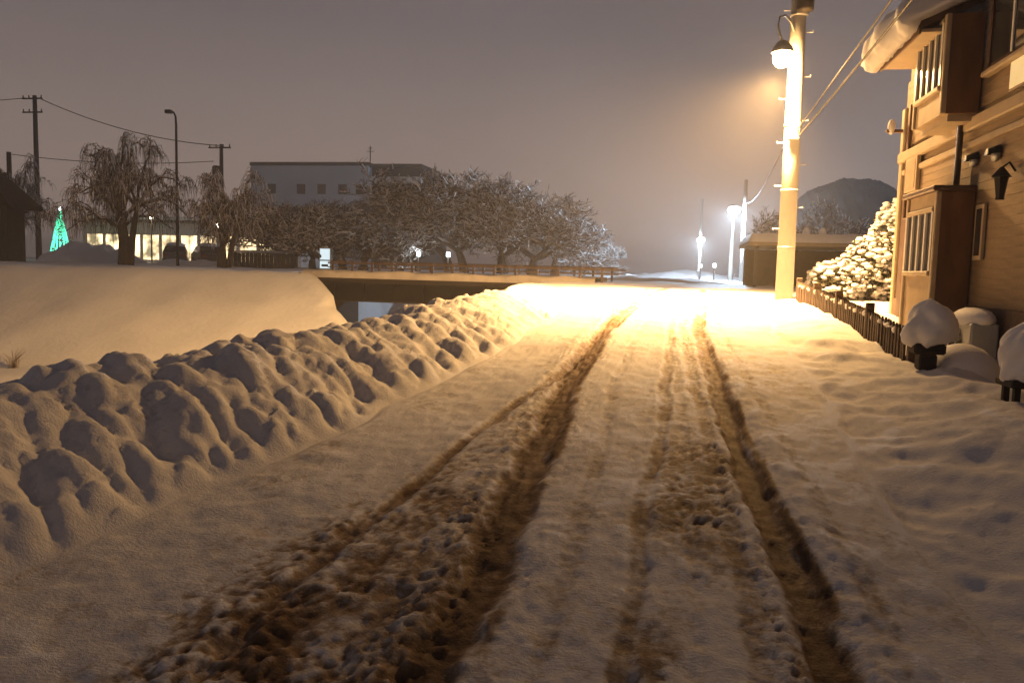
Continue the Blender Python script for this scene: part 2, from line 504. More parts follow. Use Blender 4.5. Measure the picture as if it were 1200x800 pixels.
def road_z(X, Y):
    """height above the plain ramp, and dirt"""
    h = 0.030 * fbm(X * 1.3, Y * 0.9, 3) + 0.014 * fbm(X * 6, Y * 6, 3) + 0.006 * fbm(X * 17, Y * 17, 2)
    dirt = np.zeros_like(X)
    wob = 0.03 * fbm(Y * 1.3 + 3, Y * 0 + X * 0.4, 3)
    crumb = fbm(X * 30, Y * 26, 3)
    mid = fbm(X * 7 + 4, Y * 4, 4)
    # loose clods thrown out of the tracks
    rnd = random.Random(77)
    seeds = []
    for i in range(1800):
        cy = 1.6 + 9 * rnd.random() ** 1.6
        k = rnd.choice((0, 1, 2, 2, 3, 3, 5, 1))
        cx = float(ip(cy, RUTS[k][0])) + rnd.gauss(0.07 if k in (1,) else -0.05, 0.075)
        r = rnd.uniform(0.008, 0.022) * rnd.uniform(0.7, 1.2)
        seeds.append((cx, cy, r * rnd.uniform(1, 1.6), r * rnd.uniform(0.7, 1.1), r * rnd.uniform(0.15, 0.40), rnd.uniform(0, 3.1)))
    clods = lumps(X, Y, seeds, 0.6)
    fade = 1 - 0.5 * smooth(6, 16, Y)
    c1 = smooth(-0.05, 0.15, X - ip(Y, RUTS[2][0]) + 0.10 * mid) * (1 - smooth(-0.10, 0.06, X - ip(Y, RUTS[0][0])))
    c2 = smooth(-0.03, 0.12, X - ip(Y, RUTS[3][0]) + 0.08 * mid) * (1 - smooth(-0.12, 0.02, X - ip(Y, RUTS[1][0])))
    patch = np.clip(0.75 + 1.7 * fbm(X * 1.4 + 9, Y * 0.55, 4), 0, 1.3)
    churn = np.maximum(c1 * (0.28 + 0.72 * (1 - smooth(3.0, 6.8, Y + 1.6 * mid))), c2 * (0.22 + 0.70 * (1 - smooth(3.0, 6.4, Y + 1.8 * mid)))) * patch
    h = h + churn * (0.022 * crumb + 0.022 * fbm(X * 9, Y * 8, 3)) - 0.012 * churn
    dirt = np.maximum(dirt, churn * (0.56 + 0.9 * np.clip(-crumb, -0.25, 0.5) + 0.3 * mid))
    for k, (pts, w, dep, dr) in enumerate(RUTS):
        d = X - ip(Y, pts) - wob * (0.7 if k < 2 else 1.0)
        jag = 1 + 0.55 * fbm(X * 4 + k * 9, Y * 3.5, 4)
        core = 1 - smooth(0.45, 1.45, np.abs(d) / (w * jag))
        h = h - dep * core * fade + core * fade * (0.010 * fbm(X * 14, Y * 9 + k, 3) + 0.008 * crumb)
        ridge = np.exp(-((np.abs(d) - w * 1.8) / (w * 0.7)) ** 2)
        h = h + ridge * dep * fade * (0.12 + 0.35 * np.clip(crumb + 0.1, -0.2, 0.8))
        dirt = np.maximum(dirt, core * dr * fade * (0.92 + 0.65 * fbm(X * 6, Y * 2.2 + k, 4) - 0.5 * np.clip(crumb, 0, 0.5)))
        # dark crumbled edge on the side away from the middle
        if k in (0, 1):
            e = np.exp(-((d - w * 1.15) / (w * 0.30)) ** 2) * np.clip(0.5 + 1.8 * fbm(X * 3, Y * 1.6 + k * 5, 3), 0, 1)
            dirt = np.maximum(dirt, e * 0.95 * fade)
    # right-hand shoulder of the right track
    d = X - ip(Y, RUTS[1][0])
    h = h + 0.04 * np.exp(-((d - 0.26) / 0.14) ** 2) * (1 + 0.9 * fbm(X * 4, Y * 3, 3)) * (1 - smooth(7, 11, Y))
    dirt = dirt + 0.24 * np.clip(fbm(X * 2.5, Y * 2.5 + 7, 4) + 0.12, 0, 1) * (1 - smooth(8, 14, Y))
    spill = (1 - smooth(-0.1, 0.40, np.abs(X - ip(Y, RUTS[2][0]) + 0.12 + 0.15 * mid))) * (1 - smooth(3.0, 4.8, Y + 1.2 * mid))
    dirt = np.maximum(dirt, spill * (0.45 + 0.9 * np.clip(-crumb, -0.3, 0.5)))
    h = h + spill * 0.02 * crumb + clods
    dirt = dirt * (1 - 0.5 * np.clip(clods / 0.01, 0, 1))
    return h, np.clip(dirt, 0, 1)


def build_road():
    ys = rows_y()
    t = np.linspace(0, 1, 300)
    Y = np.repeat(ys[:, None], len(t), 1)
    XL, XRr = xb_(ys)[:, None], xr_(ys)[:, None]
    X = XL + (XRr - XL) * t[None, :]
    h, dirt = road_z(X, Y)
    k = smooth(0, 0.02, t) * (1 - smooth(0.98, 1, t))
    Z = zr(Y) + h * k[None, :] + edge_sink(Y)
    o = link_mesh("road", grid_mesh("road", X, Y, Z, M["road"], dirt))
    tag(o, kind="structure")


def lumps(X, Y, seeds, power=0.75):
    out = np.zeros_like(X)
    for (cx, cy, rx, ry, h, ang) in seeds:
        m = (np.abs(X - cx) < 1.3 * max(rx, ry)) & (np.abs(Y - cy) < 1.3 * max(rx, ry))
        if not m.any(): continue
        dx, dy = X[m] - cx, Y[m] - cy
        c, s = math.cos(ang), math.sin(ang)
        u, v = (dx * c + dy * s) / rx, (-dx * s + dy * c) / ry
        d = u * u + v * v
        val = h * np.clip(1 - d, 0, 1) ** power
        out[m] = np.maximum(out[m], val)
    return out


def build_left_bank():
    rnd = random.Random(11)
    ys = rows_y()
    t = np.concatenate([np.linspace(0, 1.5, 170), np.linspace(1.5, 5.0, 30)[1:]])
    Y = np.repeat(ys[:, None], len(t), 1)
    T = np.repeat(t[None, :], len(ys), 0)
    XBase = xb_(ys)[:, None]
    X = XBase - 1.15 * T
    hc = ip(Y, CREST)
    prof = (0.35 * np.sin(np.clip(T, 0, 1) * math.pi / 2) + 0.65 * smooth(-0.12, 1.0, T) - 0.65 * smooth(-0.12, 1.0, np.zeros_like(T))) * hc
    back = np.maximum(0, T - 1.12)
    prof = prof - 0.62 * 1.15 * back
    def cushions(su, sv, ang, seed):
        wx, wy = X + 0.10 * fbm(X * 3 + seed, Y * 3, 3), Y + 0.10 * fbm(X * 3, Y * 3 + seed, 3)
        c, s_ = math.cos(ang), math.sin(ang)
        d, v = worley((wx * c + wy * s_) / su + seed, (-wx * s_ + wy * c) / sv + seed)
        return np.clip(1 - 1.6 * d, -0.25, 1) * (0.5 + 0.6 * v)
    amp = np.clip(hc / 0.45, 0.15, 1.1)
    big = cushions(0.60, 0.33, -0.6, 3.3)
    small = cushions(0.27, 0.19, -0.4, 8.7)
    tiny = cushions(0.10, 0.08, 0.2, 5.1)
    L = (0.115 * big * (1 - 0.3 * smooth(0.8, 1.15, T)) + 0.068 * small + 0.016 * tiny) * amp - 0.03
    dirtb = 0.16 * np.clip(fbm(X * 1.5, Y * 1.5, 4) + 0.1, 0, 1) + 0.10 * np.clip(-small, 0, 1)
    k = smooth(-0.02, 0.16, T) * smooth(0, 0.02, T) * (1 - smooth(1.5, 2.2, T))
    rough = (0.07 * fbm(X * 2.2, Y * 2.2, 3) + 0.022 * fbm(X * 9, Y * 9, 3)) * k * np.clip(hc / 0.4, 0.25, 1)
    Z = zr(Y) + prof + (L - 0.06 * np.clip(hc / 0.5, 0, 1)) * k + rough + edge_sink(Y)
    Z = np.maximum(Z, BED - 0.1)
    o = link_mesh("snow_bank", grid_mesh("snow_bank", X, Y, Z, M["road"], dirtb))
    tag(o, "lumpy ploughed snow bank along the river side of the road", "snow bank", kind="stuff")


def build_right_bank():
    rnd = random.Random(5)
    ys = rows_y()
    t = np.concatenate([np.linspace(0, 1.6, 130), np.geomspace(1.62, 10.5, 30)])
    Y = np.repeat(ys[:, None], len(t), 1)
    T = np.repeat(t[None, :], len(ys), 0)
    X = xr_(ys)[:, None] + T
    hr = ip(Y, RIGHT)
    prof = hr * smooth(-0.15, 1.15, T) - hr * smooth(-0.15, 1.15, np.zeros_like(T))
    garden = smooth(1.25, 1.7, T)
    prof = prof * (1 - 0.35 * garden) - 0.02 * garden
    k = smooth(0, 0.1, T)
    seeds = []
    for i in range(26):
        cy = 1.5 + 12 * rnd.random()
        tt = rnd.uniform(0.2, 1.4)
        r = rnd.uniform(0.10, 0.30)
        seeds.append((float(ip(cy, XR)) + tt, cy, r * 1.6, r * 0.8, r * rnd.uniform(0.06, 0.13), rnd.uniform(0.5, 1.1)))
    for i in range(120):
        cy = 1.5 + 10 * rnd.random()
        r = rnd.uniform(0.010, 0.028)
        seeds.append((float(xr_(cy)) + rnd.uniform(-0.05, 1.3) ** 2, cy, r * 1.3, r, r * rnd.uniform(0.25, 0.6), rnd.uniform(0, 3)))
    L = lumps(X, Y, seeds) * (1 - 0.7 * garden)
    diag = fbm((X + Y * 0.75) * 2.2, (Y - X * 0.5) * 0.7, 3)
    rough = (0.085 * diag * (1 - smooth(9, 14, Y)) + 0.05 * fbm(X * 2, Y * 2, 3) + 0.014 * fbm(X * 9, Y * 9, 3)) * k * (1 - 0.5 * garden)
    Z = zr(Y) + prof + L * k + rough + edge_sink(Y) - 0.10 * smooth(9.5, 10.5, T)
    o = link_mesh("snow_verge", grid_mesh("snow_verge", X, Y, Z, M["road"], np.zeros_like(X)))
    tag(o, "smooth drifted snow between the road and the garden fence", "snow", kind="stuff")


build_ground()
build_road()
build_left_bank()
build_right_bank()


def gz(x, y):
    return float(ground_z(x, y))


# hills far behind
def build_hill(name, cx, cy, w, d, h, seed, pts=None):
    xs = np.linspace(cx - w, cx + w, 220)
    ys = np.linspace(cy - d, cy + d, 90)
    X, Y = np.meshgrid(xs, ys)
    r = ((X - cx) / w) ** 2 + ((Y - cy) / d) ** 2
    Z = 1.0 + h * np.clip(1 - r, 0, 1) ** 0.8 * (1 + 0.35 * fbm(X * 0.03 + seed, Y * 0.03, 2)) + (0.45 * fbm(X * 0.7, Y * 0.7, 3) + 0.45 * np.abs(fbm(X * 2.4, Y * 2.0, 2))) * np.clip(1 - r, 0, 1)
    Z = np.where(r >= 1, 0.6, Z)
    o = link_mesh(name, grid_mesh(name, X, Y, Z, M["hill"]))
    tag(o, kind="structure")


build_hill("hill", 18.2, 92, 11.2, 14, 9.8, 2)

# ------------------------------------------------------------------ bridge
def build_bridge():
    b = thing("bridge", (-8.6, 28.4, 0), "road bridge with brown guard rail, snow on its deck and dark girder over the river", "bridge")
    x0, x1, y0, y1 = -5.2, 4.6, 0.0, 5.6         # local, along X
    MB().box(x0, x1 + 1.4, y0, y1, 0.93, 1.18).build("deck_slab", M["girder"], b)
    for yy in (1.75, 2.7, 3.6, 4.5):
        g = MB().box(x0, x1, yy, yy + 0.30, 0.20, 0.93)
        g.box(x0, x1, yy - 0.10, yy + 0.40, 0.14, 0.20)
        for q in range(8):
            xx = x0 + 0.6 + q * (x1 - x0 - 1.2) / 7
            g.box(xx, xx + 0.03, yy - 0.08, yy + 0.0, 0.205, 0.925)
        g.build("girder", M["girder"], b)
    MB().box(x0 - 0.9, x0, -0.1, y1 + 0.1, BED - 0.2, 0.925).build("abutment", M["girder"], b)
    MB().box(x1, x1 + 0.9, -0.1, y1 + 0.1, BED - 0.2, 0.925).build("abutment", M["girder"], b)
    # snow along the deck, an uneven layer
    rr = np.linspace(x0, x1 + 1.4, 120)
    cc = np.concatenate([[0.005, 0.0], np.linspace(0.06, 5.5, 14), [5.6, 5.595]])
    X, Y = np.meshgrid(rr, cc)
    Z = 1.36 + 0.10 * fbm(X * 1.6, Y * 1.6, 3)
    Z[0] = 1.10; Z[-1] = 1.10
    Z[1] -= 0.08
    link_mesh("deck_snow", grid_mesh("deck_snow", X, Y - 0.03, Z, M["dimmed_snow"]), b)
    # near and far guard rails
    post = MB().box(-0.045, 0.045, -0.04, 0.04, 1.18, 1.72).mesh("post", M["rail_brown"])
    for ry in (0.30, 5.25):
        for i in range(14):
            link_mesh("post", post, b, (x0 + 1.15 + i * 0.79, ry, 0))
        for z, h in ((1.66, 0.035), (1.50, 0.022)):
            MB().box(x0 + 0.95, x1 + 2.2, ry - 0.055, ry - 0.042, z - h, z + h).build("rail_beam", M["rail_brown"], b)
        MB().bbox(x0 + 0.95, x1 + 2.2, ry - 0.09, ry + 0.035, 1.722, 1.752, 0.012).build("top_rail", M["rail_brown"], b)


build_bridge()

# ------------------------------------------------------------------ street lamps and poles
def arc(p0, p1, sag, n=24):
    p0, p1 = Vector(p0), Vector(p1)
    return [p0.lerp(p1, i / n) - Vector((0, 0, sag * 4 * (i / n) * (1 - i / n))) for i in range(n + 1)]


def point_light(name, loc, power, color, radius, parent):
    ld = bpy.data.lights.new(name, "POINT")
    ld.energy = power; ld.color = color; ld.shadow_soft_size = radius
    o = bpy.data.objects.new(name, ld)
    COL.objects.link(o)
    o.parent = parent
    o.location = loc
    return o


def lamp_pole():
    bx, by = 2.42, 17.9
    p = thing("lamp_pole", (bx, by, 0), "tall pale concrete utility pole carrying the glowing orange street lamp", "utility pole")
    MB().tube([(0, 0, 0.4), (-0.02, 0, 5), (-0.035, 0, 9.3)], [0.19, 0.165, 0.145], 20).build("shaft", M["pole_concrete"], p, True)
    for z in (2.2, 3.4, 4.75, 7.0):
        MB().lathe([(0.178, z - 0.03), (0.186, z - 0.02), (0.186, z + 0.02), (0.178, z + 0.03)], -0.015, 0, 20).build("steel_band", M["galv"], p, True)
    # foot pegs
    for i, z in enumerate(np.arange(2.6, 9.0, 0.45)):
        s = 1 if i % 2 else -1
        MB().tube([(s * 0.14 - 0.02, 0, z), (s * 0.30 - 0.02, 0, z), (s * 0.30 - 0.02, 0, z + 0.04)], 0.011, 6).build("foot_peg", M["galv"], p)
    MB().lathe([(0.02, 6.98), (0.16, 7.0), (0.17, 7.05), (0.17, 7.42), (0.15, 7.47), (0.05, 7.5)], 0.06, -0.26, 16).build("transformer", M["dark_steel"], p, True)
    MB().box(-0.75, 0.75, -0.25, -0.17, 8.6, 8.7).build("cross_arm", M["galv"], p)
    for x in (-0.65, 0.0, 0.65):
        MB().lathe([(0.03, 8.7), (0.06, 8.72), (0.035, 8.78), (0.06, 8.82), (0.03, 8.9)], x, -0.21, 10).build("insulator", M["white_frame"], p, True)
    # arm arching over the road, lamp head hanging at its end
    ap = [(-0.10, -0.10, 6.62), (-0.20, -0.24, 6.80), (-0.34, -0.42, 6.88), (-0.46, -0.58, 6.80), (-0.50, -0.66, 6.62), (-0.46, -0.66, 6.44), (-0.40, -0.62, 6.32)]
    MB().tube(ap, 0.024, 8).build("lamp_arm", M["galv"], p, True)
    h = MB().lathe([(0.04, 6.34), (0.10, 6.31), (0.19, 6.20), (0.23, 6.10), (0.225, 6.095), (0.03, 6.28)], -0.38, -0.60, 20).build("lamp_shade", M["galv"], p, True)
    MB().lathe([(0.02, 5.80), (0.11, 5.83), (0.17, 5.91), (0.185, 6.00), (0.165, 6.09), (0.05, 6.13)], -0.38, -0.60, 20).build("lamp_globe", M["sodium"], h, True)
    point_light("sodium_light", (-0.38, -0.60, 5.70), SODIUM_W, SODIUM, 0.15, p)
    # the shade throws most of the light down onto the road
    sd = bpy.data.lights.new("sodium_down_light", "SPOT")
    sd.energy = SODIUM_DOWN_W; sd.color = SODIUM; sd.shadow_soft_size = 0.25
    sd.spot_size = math.radians(150); sd.spot_blend = 1.0
    so = bpy.data.objects.new("sodium_down_light", sd)
    COL.objects.link(so); so.parent = p; so.location = (-0.38, -0.60, 5.66)
    so.rotation_euler = (math.radians(3.2), math.radians(28), 0)      # head tilted out over the road
    MB().bbox(-0.14, 0.10, -0.30, -0.18, 4.42, 4.78, 0.02).build("cable_box", M["galv"], p)


lamp_pole()


def street_pole(x, y, z, h, label, lamp=None, arms=1, group="utility poles", trans=False, rz=0.0, mat="pole_concrete", r=0.16):
    p = thing("utility_pole", (x, y, z), label, "utility pole", group, rz)
    MB().tube([(0, 0, -0.4), (0, 0, h)], [r, r * 0.68], 12).build("shaft", M[mat], p, True)
    for k in range(arms):
        zz = h - 0.35 - k * 1.1
        MB().box(-0.95, 0.95, -r * 0.95 - 0.09, -r * 0.95, zz, zz + 0.11).build("cross_arm", M["dark_steel"], p)
        for q in (-0.85, -0.3, 0.3, 0.85):
            MB().lathe([(0.03, zz + 0.11), (0.06, zz + 0.14), (0.035, zz + 0.2), (0.06, zz + 0.25), (0.03, zz + 0.32)], q, -r * 0.95 - 0.045, 8).build("insulator", M["dark_steel"], p)
    if trans:
        MB().lathe([(0.05, h - 2.6), (0.30, h - 2.55), (0.31, h - 1.75), (0.2, h - 1.65)], -0.45, 0, 14).build("transformer", M["dark_steel"], p, True)
    if lamp:
        MB().tube([(0, -r, lamp), (0, -r - 0.6, lamp + 0.26), (0, -r - 1.2, lamp + 0.2)], 0.03, 8).build("lamp_arm", M["galv"], p, True)
        hd = MB().bbox(-0.14, 0.14, -r - 1.75, -r - 1.1, lamp + 0.14, lamp + 0.27, 0.03).build("lamp_head", M["galv"], p)
        MB().blob((0, -r - 1.42, lamp - 0.06), (0.36, 0.36, 0.28), random.Random(1), 16, 10, 0.0).build("lamp_globe", M["cool"], hd, True)
        point_light("cool_light", (0, -r - 1.45, lamp - 0.40), WHITE_W, (0.60, 0.80, 1.0), 0.12, p)
    return p


street_pole(4.45, 52.6, 1.15, 6.4, "distant pole carrying the bright white street lamp beyond the crossing", lamp=4.45, rz=-0.5, arms=0)
street_pole(4.3, 60, 1.15, 5.2, "distant dark pole just behind the white street lamp", arms=0)
street_pole(2.9, 84, 1.15, 8, "farthest pole with a smaller white lamp down the road", lamp=3.9, arms=0)
street_pole(-51.8, 58, 1.25, 13.5, "tall dark utility pole with two cross-arms at the far left of the sky", arms=2, mat="dark_steel", r=0.24)
street_pole(-53.5, 57, 1.25, 8.8, "short thick pole with transformer beside the tall left utility pole", arms=0, trans=True, mat="dark_steel", r=0.26)
street_pole(-35.0, 58, 1.25, 9.5, "utility pole with transformer rising behind the second weeping tree", arms=1, trans=True, mat="dark_steel", r=0.2)


def cable(name, p0, p1, sag, label, r=0.014, group="overhead cables"):
    o = MB().tube(arc(p0, p1, sag), r, 5).build(name, M["black_cable"], None, True)
    return tag(o, label, "cable", group)


cable("overhead_cable", (2.46, 17.72, 4.62), (2.75, -14, 7.2), 0.25, "upper of the two lit cables rising from the lamp pole towards the house", 0.015)
cable("overhead_cable", (2.50, 17.70, 4.50), (3.05, -14, 6.9), 0.30, "lower of the two lit cables rising from the lamp pole towards the house", 0.018)
cable("overhead_cable", (2.36, 18.08, 4.60), (4.43, 52.4, 6.2), 0.55, "cable running from the lamp pole away to the white lamp's pole", 0.016)
cable("overhead_cable", (-51.2, 57.7, 14.5), (-35.0, 57.7, 10.6), 0.7, "faint cable between the tall left pole and the transformer pole", 0.035)
cable("overhead_cable", (-52.4, 57.7, 14.5), (-75, 58.5, 15.2), 0.5, "faint cable leaving the tall left pole towards the picture's left edge", 0.035)
cable("overhead_cable", (-53.5, 57, 9.9), (-35.5, 57.7, 9.4), 0.4, "lower faint cable strung behind the weeping trees", 0.03)


def arm_lamp():
    p = thing("street_lamp", (-30.2, 45, 1.25), "tall thin unlit street lamp with short curved arm between the weeping trees", "street lamp")
    MB().tube([(0, 0, -0.3), (0, 0, 8.6), (-0.03, 0, 9.15), (-0.16, 0, 9.4), (-0.34, 0, 9.45)], [0.10, 0.075, 0.06, 0.05, 0.045], 10).build("post", M["dark_steel"], p, True)
    MB().bbox(-0.72, -0.28, -0.14, 0.14, 9.32, 9.55, 0.04).build("lamp_head", M["dark_steel"], p)


arm_lamp()
# ------------------------------------------------------------------ house at the right
K = 1.056


def hy(y): return y * K
def hz(z): return 1.6 + (z - 1.6) * K


def build_house():
    XW = 3.6 * K                       # road-side wall
    h = thing("house", (XW, hy(11), 0), "beige two-storey house with bay windows and thick snow on its eave", "house")
    ox, oy = XW, hy(11)
    def B(name, mat, x0, x1, y0, y1, z0, z1, parent=h, bev=0):
        m = MB()
        (m.bbox(x0 - ox, x1 - ox, y0 - oy, y1 - oy, z0, z1, bev) if bev else m.box(x0 - ox, x1 - ox, y0 - oy, y1 - oy, z0, z1))
        return m.build(name, mat, parent)
    yn, ym, yf = 4.6, hy(10.95), hy(13.95)        # near end, step in height, far end
    zt_far, zt_near = hz(4.92), 6.6
    XI = XW + 7.0
    # solid body
    body = B("wall", M["siding"], XW + 0.03, XI, ym, yf, 0.35, zt_far)
    wall2 = B("wall", M["siding"], XW + 0.031, XI, yn, ym - 0.002, 0.35, zt_near)
    # lap siding boards on the road side
    z = 1.28
    pitch = 0.12
    bn = MB().prism([(0, 0), (-0.007, 0.003), (-0.003, pitch), (0.03, pitch)], "y", 0, ym - yn).mesh("siding_board", M["siding"])
    bf = MB().prism([(0, 0), (-0.007, 0.003), (-0.003, pitch), (0.03, pitch)], "y", 0, yf - ym).mesh("siding_board", M["siding"])
    while z < zt_near - 0.2:
        if not (hz(3.40) - pitch < z < hz(3.58)):
            link_mesh("siding_board", bn, wall2, (0, yn - oy, z))
            if z < zt_far - 0.25:
                link_mesh("siding_board", bf, body, (0, ym - oy + 0.001, z))
        z += pitch
    B("foundation", M["foundation"], XW - 0.05, XW + 0.03, yn, yf + 0.02, 0.3, 1.28)
    # belt course in two steps
    B("belt_course", M["trim"], XW - 0.09, XW + 0.02, yn - 0.05, yf + 0.05, hz(3.44), hz(3.60), bev=0.02)
    B("belt_course", M["trim"], XW - 0.05, XW + 0.02, yn - 0.04, yf + 0.04, hz(3.24), hz(3.32), bev=0.015)
    # corner post at the far end
    B("corner_post", M["trim"], XW - 0.06, XW + 0.12, yf - 0.13, yf + 0.05, 0.5, hz(4.3), bev=0.02)
    B("corner_post", M["brown_trim"], XW - 0.055, XW + 0.0, yf - 0.42, yf - 0.30, 0.5, hz(4.3), bev=0.015)
    # far narrow window above and door below
    for z0, z1, nm, mt in ((hz(2.98), hz(3.40), "upper_window", M["bay_panel"]),):
        f = B("window_frame", M["trim"], XW - 0.075, XW - 0.02, yf - 1.05, yf - 0.45, z0 - 0.05, z1 + 0.05)
        B("pane", mt, XW - 0.082, XW - 0.076, yf - 0.98, yf - 0.52, z0, z1, f)
    d = B("door", M["brown_trim"], XW - 0.07, XW - 0.0, yf - 1.05, yf - 0.44, 0.8, hz(2.55), bev=0.015)
    B("handle", M["galv"], XW - 0.11, XW - 0.072, yf - 0.98, yf - 0.94, 1.7, 1.9, d)
    # two bays, one over the other
    xb = 3.15 * K
    for (y0, y1, z0, z1, top) in ((hy(10.62), hy(11.85), 0.78, hz(2.68), True), (hy(10.72), hy(11.88), hz(3.62), hz(4.80), False)):
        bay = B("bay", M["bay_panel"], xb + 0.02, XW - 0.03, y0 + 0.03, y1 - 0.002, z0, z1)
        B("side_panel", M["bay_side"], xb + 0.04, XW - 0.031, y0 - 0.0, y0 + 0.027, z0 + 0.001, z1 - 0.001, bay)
        for cxx in (y0 - 0.01, y1 - 0.06):
            B("corner_trim", M["trim"], xb - 0.012, xb + 0.06, cxx, cxx + 0.08, z0 - 0.002, z1 + 0.002, bay, 0.012)
        w0, w1 = (z0 + 0.48 * (z1 - z0), z1 - 0.26) if top else (z0 + 0.30 * (z1 - z0), z1 - 0.10)
        B("sill", M["trim"], xb - 0.04, xb + 0.03, y0 + 0.08, y1 - 0.07, w0 - 0.07, w0 - 0.005, bay, 0.012)
        B("head", M["trim"], xb - 0.03, xb + 0.03, y0 + 0.08, y1 - 0.07, w1 + 0.005, w1 + 0.065, bay, 0.012)
        n = 4
        wy0, wy1 = y0 + 0.09, y1 - 0.08
        st = (wy1 - wy0) / n
        for i in range(n):
            B("pane", M["glass"], xb + 0.004, xb + 0.012, wy0 + i * st + 0.03, wy0 + (i + 1) * st - 0.03, w0, w1, bay)
        for i in range(n + 1):
            B("mullion", M["white_frame"], xb - 0.022, xb + 0.016, wy0 + i * st - 0.028, wy0 + i * st + 0.028, w0 - 0.003, w1 + 0.003, bay)
        if top:
            B("bay_roof", M["brown_trim"], xb - 0.07, XW - 0.03, y0 - 0.07, y1 + 0.07, z1, z1 + 0.07, bay, 0.015)
            B("bracket", M["trim"], xb + 0.02, XW - 0.032, y0 + 0.02, y1 - 0.02, z0 - 0.09, z0 - 0.002, bay)
        else:
            B("bracket", M["trim"], xb + 0.10, XW - 0.032, y0 + 0.06, y1 - 0.06, z0 - 0.09, z0 - 0.002, bay)
    # eave of the far wing: soffit, fascia, sloping roof, thick rounded snow
    ex = 2.9 * K
    e0, e1 = ym - 0.10, hy(12.75)
    ez = hz(4.66)
    rise = 0.42
    def sl(x): return ez + (x - ex) * rise
    rp = [(ex, ez + 0.02), (XI, sl(XI) + 0.02), (XI, sl(XI) + 0.12), (ex, ez + 0.12)]
    roof = MB().prism([(x - ox, z) for x, z in rp], "y", e0 - oy, e1 - oy).build("roof", M["roof"], h)
    B("soffit", M["trim"], ex + 0.02, XW + 0.02, e0 + 0.02, e1 - 0.02, ez - 0.03, ez + 0.012, roof)
    B("fascia", M["brown_trim"], ex - 0.025, ex - 0.002, e0, e1, ez - 0.06, ez + 0.15, roof)
    rnd = random.Random(3)
    ns, npf = 40, 0
    sec = [(-0.06, -0.06), (-0.16, -0.09), (-0.27, -0.02), (-0.33, 0.12), (-0.31, 0.28), (-0.20, 0.42), (-0.02, 0.50), (0.3, 0.55), (1.2, 0.57), (7.7, 0.57)]
    vs, fs = [], []
    for i in range(ns + 1):
        yy = e0 - 0.12 + (e1 - e0 + 0.30) * i / ns
        endr = min(1, i / 2.0, (ns - i) / 2.0)
        endr = 0.35 + 0.65 * math.sqrt(max(0, min(1, endr)))
        for (dx, dz) in sec:
            x = ex + dx * (1 + 0.12 * math.sin(yy * 3.1) + 0.08 * math.sin(yy * 7.3 + dx)) if dx < 0 else ex + dx
            zb = sl(max(x, ex - 0.05)) + 0.10
            vs.append((x - ox, yy - oy, zb + (dz - 0.06) * endr * (1 + 0.06 * math.sin(yy * 4.7 + dx * 3)) + rnd.uniform(-0.03, 0.03)))
        vs.append((XI - ox, yy - oy, sl(XI) + 0.10)); vs.append((ex - ox - 0.03, yy - oy, ez + 0.10))
    m = len(sec) + 2
    for i in range(ns):
        for j in range(m):
            a, b2 = i * m + j, i * m + (j + 1) % m
            fs.append((a, b2, b2 + m, a + m))
    fs.append(tuple(range(m))); fs.append(tuple(reversed(range(ns * m, ns * m + m))))
    MB().add(vs, fs).build("roof_snow", M["snow_soft"], roof, True)
    # near gable part
    gm = (yn + ym) / 2
    gable = MB().prism([(yn - oy, zt_near), (ym - 0.002 - oy, zt_near), (gm - oy, zt_near + 1.9)], "x", 0.03, XI - ox).build("gable", M["siding"], h)
    rs = MB()
    rs.prism([(yn - 0.5 - oy, zt_near - 0.30), (gm - oy, zt_near + 1.95), (ym + 0.5 - oy, zt_near - 0.30), (ym + 0.5 - oy, zt_near - 0.16), (gm - oy, zt_near + 2.10), (yn - 0.5 - oy, zt_near - 0.16)], "x", -0.5, XI - ox + 0.3)
    r2 = rs.build("roof", M["roof"], h)
    MB().prism([(yn - 0.55 - oy, zt_near - 0.16), (gm - oy, zt_near + 2.102), (ym + 0.55 - oy, zt_near - 0.16), (ym + 0.5 - oy, zt_near + 0.25), (gm - oy, zt_near + 2.55), (yn - 0.5 - oy, zt_near + 0.25)], "x", -0.55, XI - ox + 0.3).build("roof_snow", M["snow_soft"], r2)
    # upper window of the gable part with curtains
    wy0, wy1, wz0, wz1 = 8.9, hy(10.42), hz(4.10), hz(5.45)
    f = B("window", M["brown_trim"], XW - 0.075, XW - 0.02, wy0, wy1, wz0 - 0.06, wz1 + 0.06)
    n = 3
    for i in range(n):
        a = wy0 + 0.07 + i * (wy1 - wy0 - 0.14) / n
        b2 = a + (wy1 - wy0 - 0.14) / n - 0.06
        B("pane", M["glass"], XW - 0.082, XW - 0.076, a, b2, wz0, wz1, f)
    for i in range(n + 1):
        a = wy0 + 0.04 + i * (wy1 - wy0 - 0.14) / n
        B("mullion", M["white_frame" if i in (1, 2) else "brown_trim"], XW - 0.10, XW - 0.083, a - 0.02, a + 0.03, wz0 - 0.02, wz1 + 0.02, f)
    B("sill", M["trim"], XW - 0.13, XW - 0.02, wy0 - 0.06, wy1 + 0.06, wz0 - 0.13, wz0 - 0.062, f, 0.015)
    # lit low window just over the belt course
    f = B("window", M["trim"], XW - 0.06, XW - 0.02, 8.7, hy(9.78), hz(3.66), hz(4.00))
    B("pane", M["lit_window"], XW - 0.068, XW - 0.061, 8.75, hy(9.76), hz(3.69), hz(3.97), f)
    # slender window
    f = B("window", M["trim"], XW - 0.055, XW - 0.02, hy(10.24), hy(10.50), hz(1.85), hz(2.50))
    B("pane", M["glass"], XW - 0.062, XW - 0.056, hy(10.29), hy(10.45), hz(1.90), hz(2.45), f)
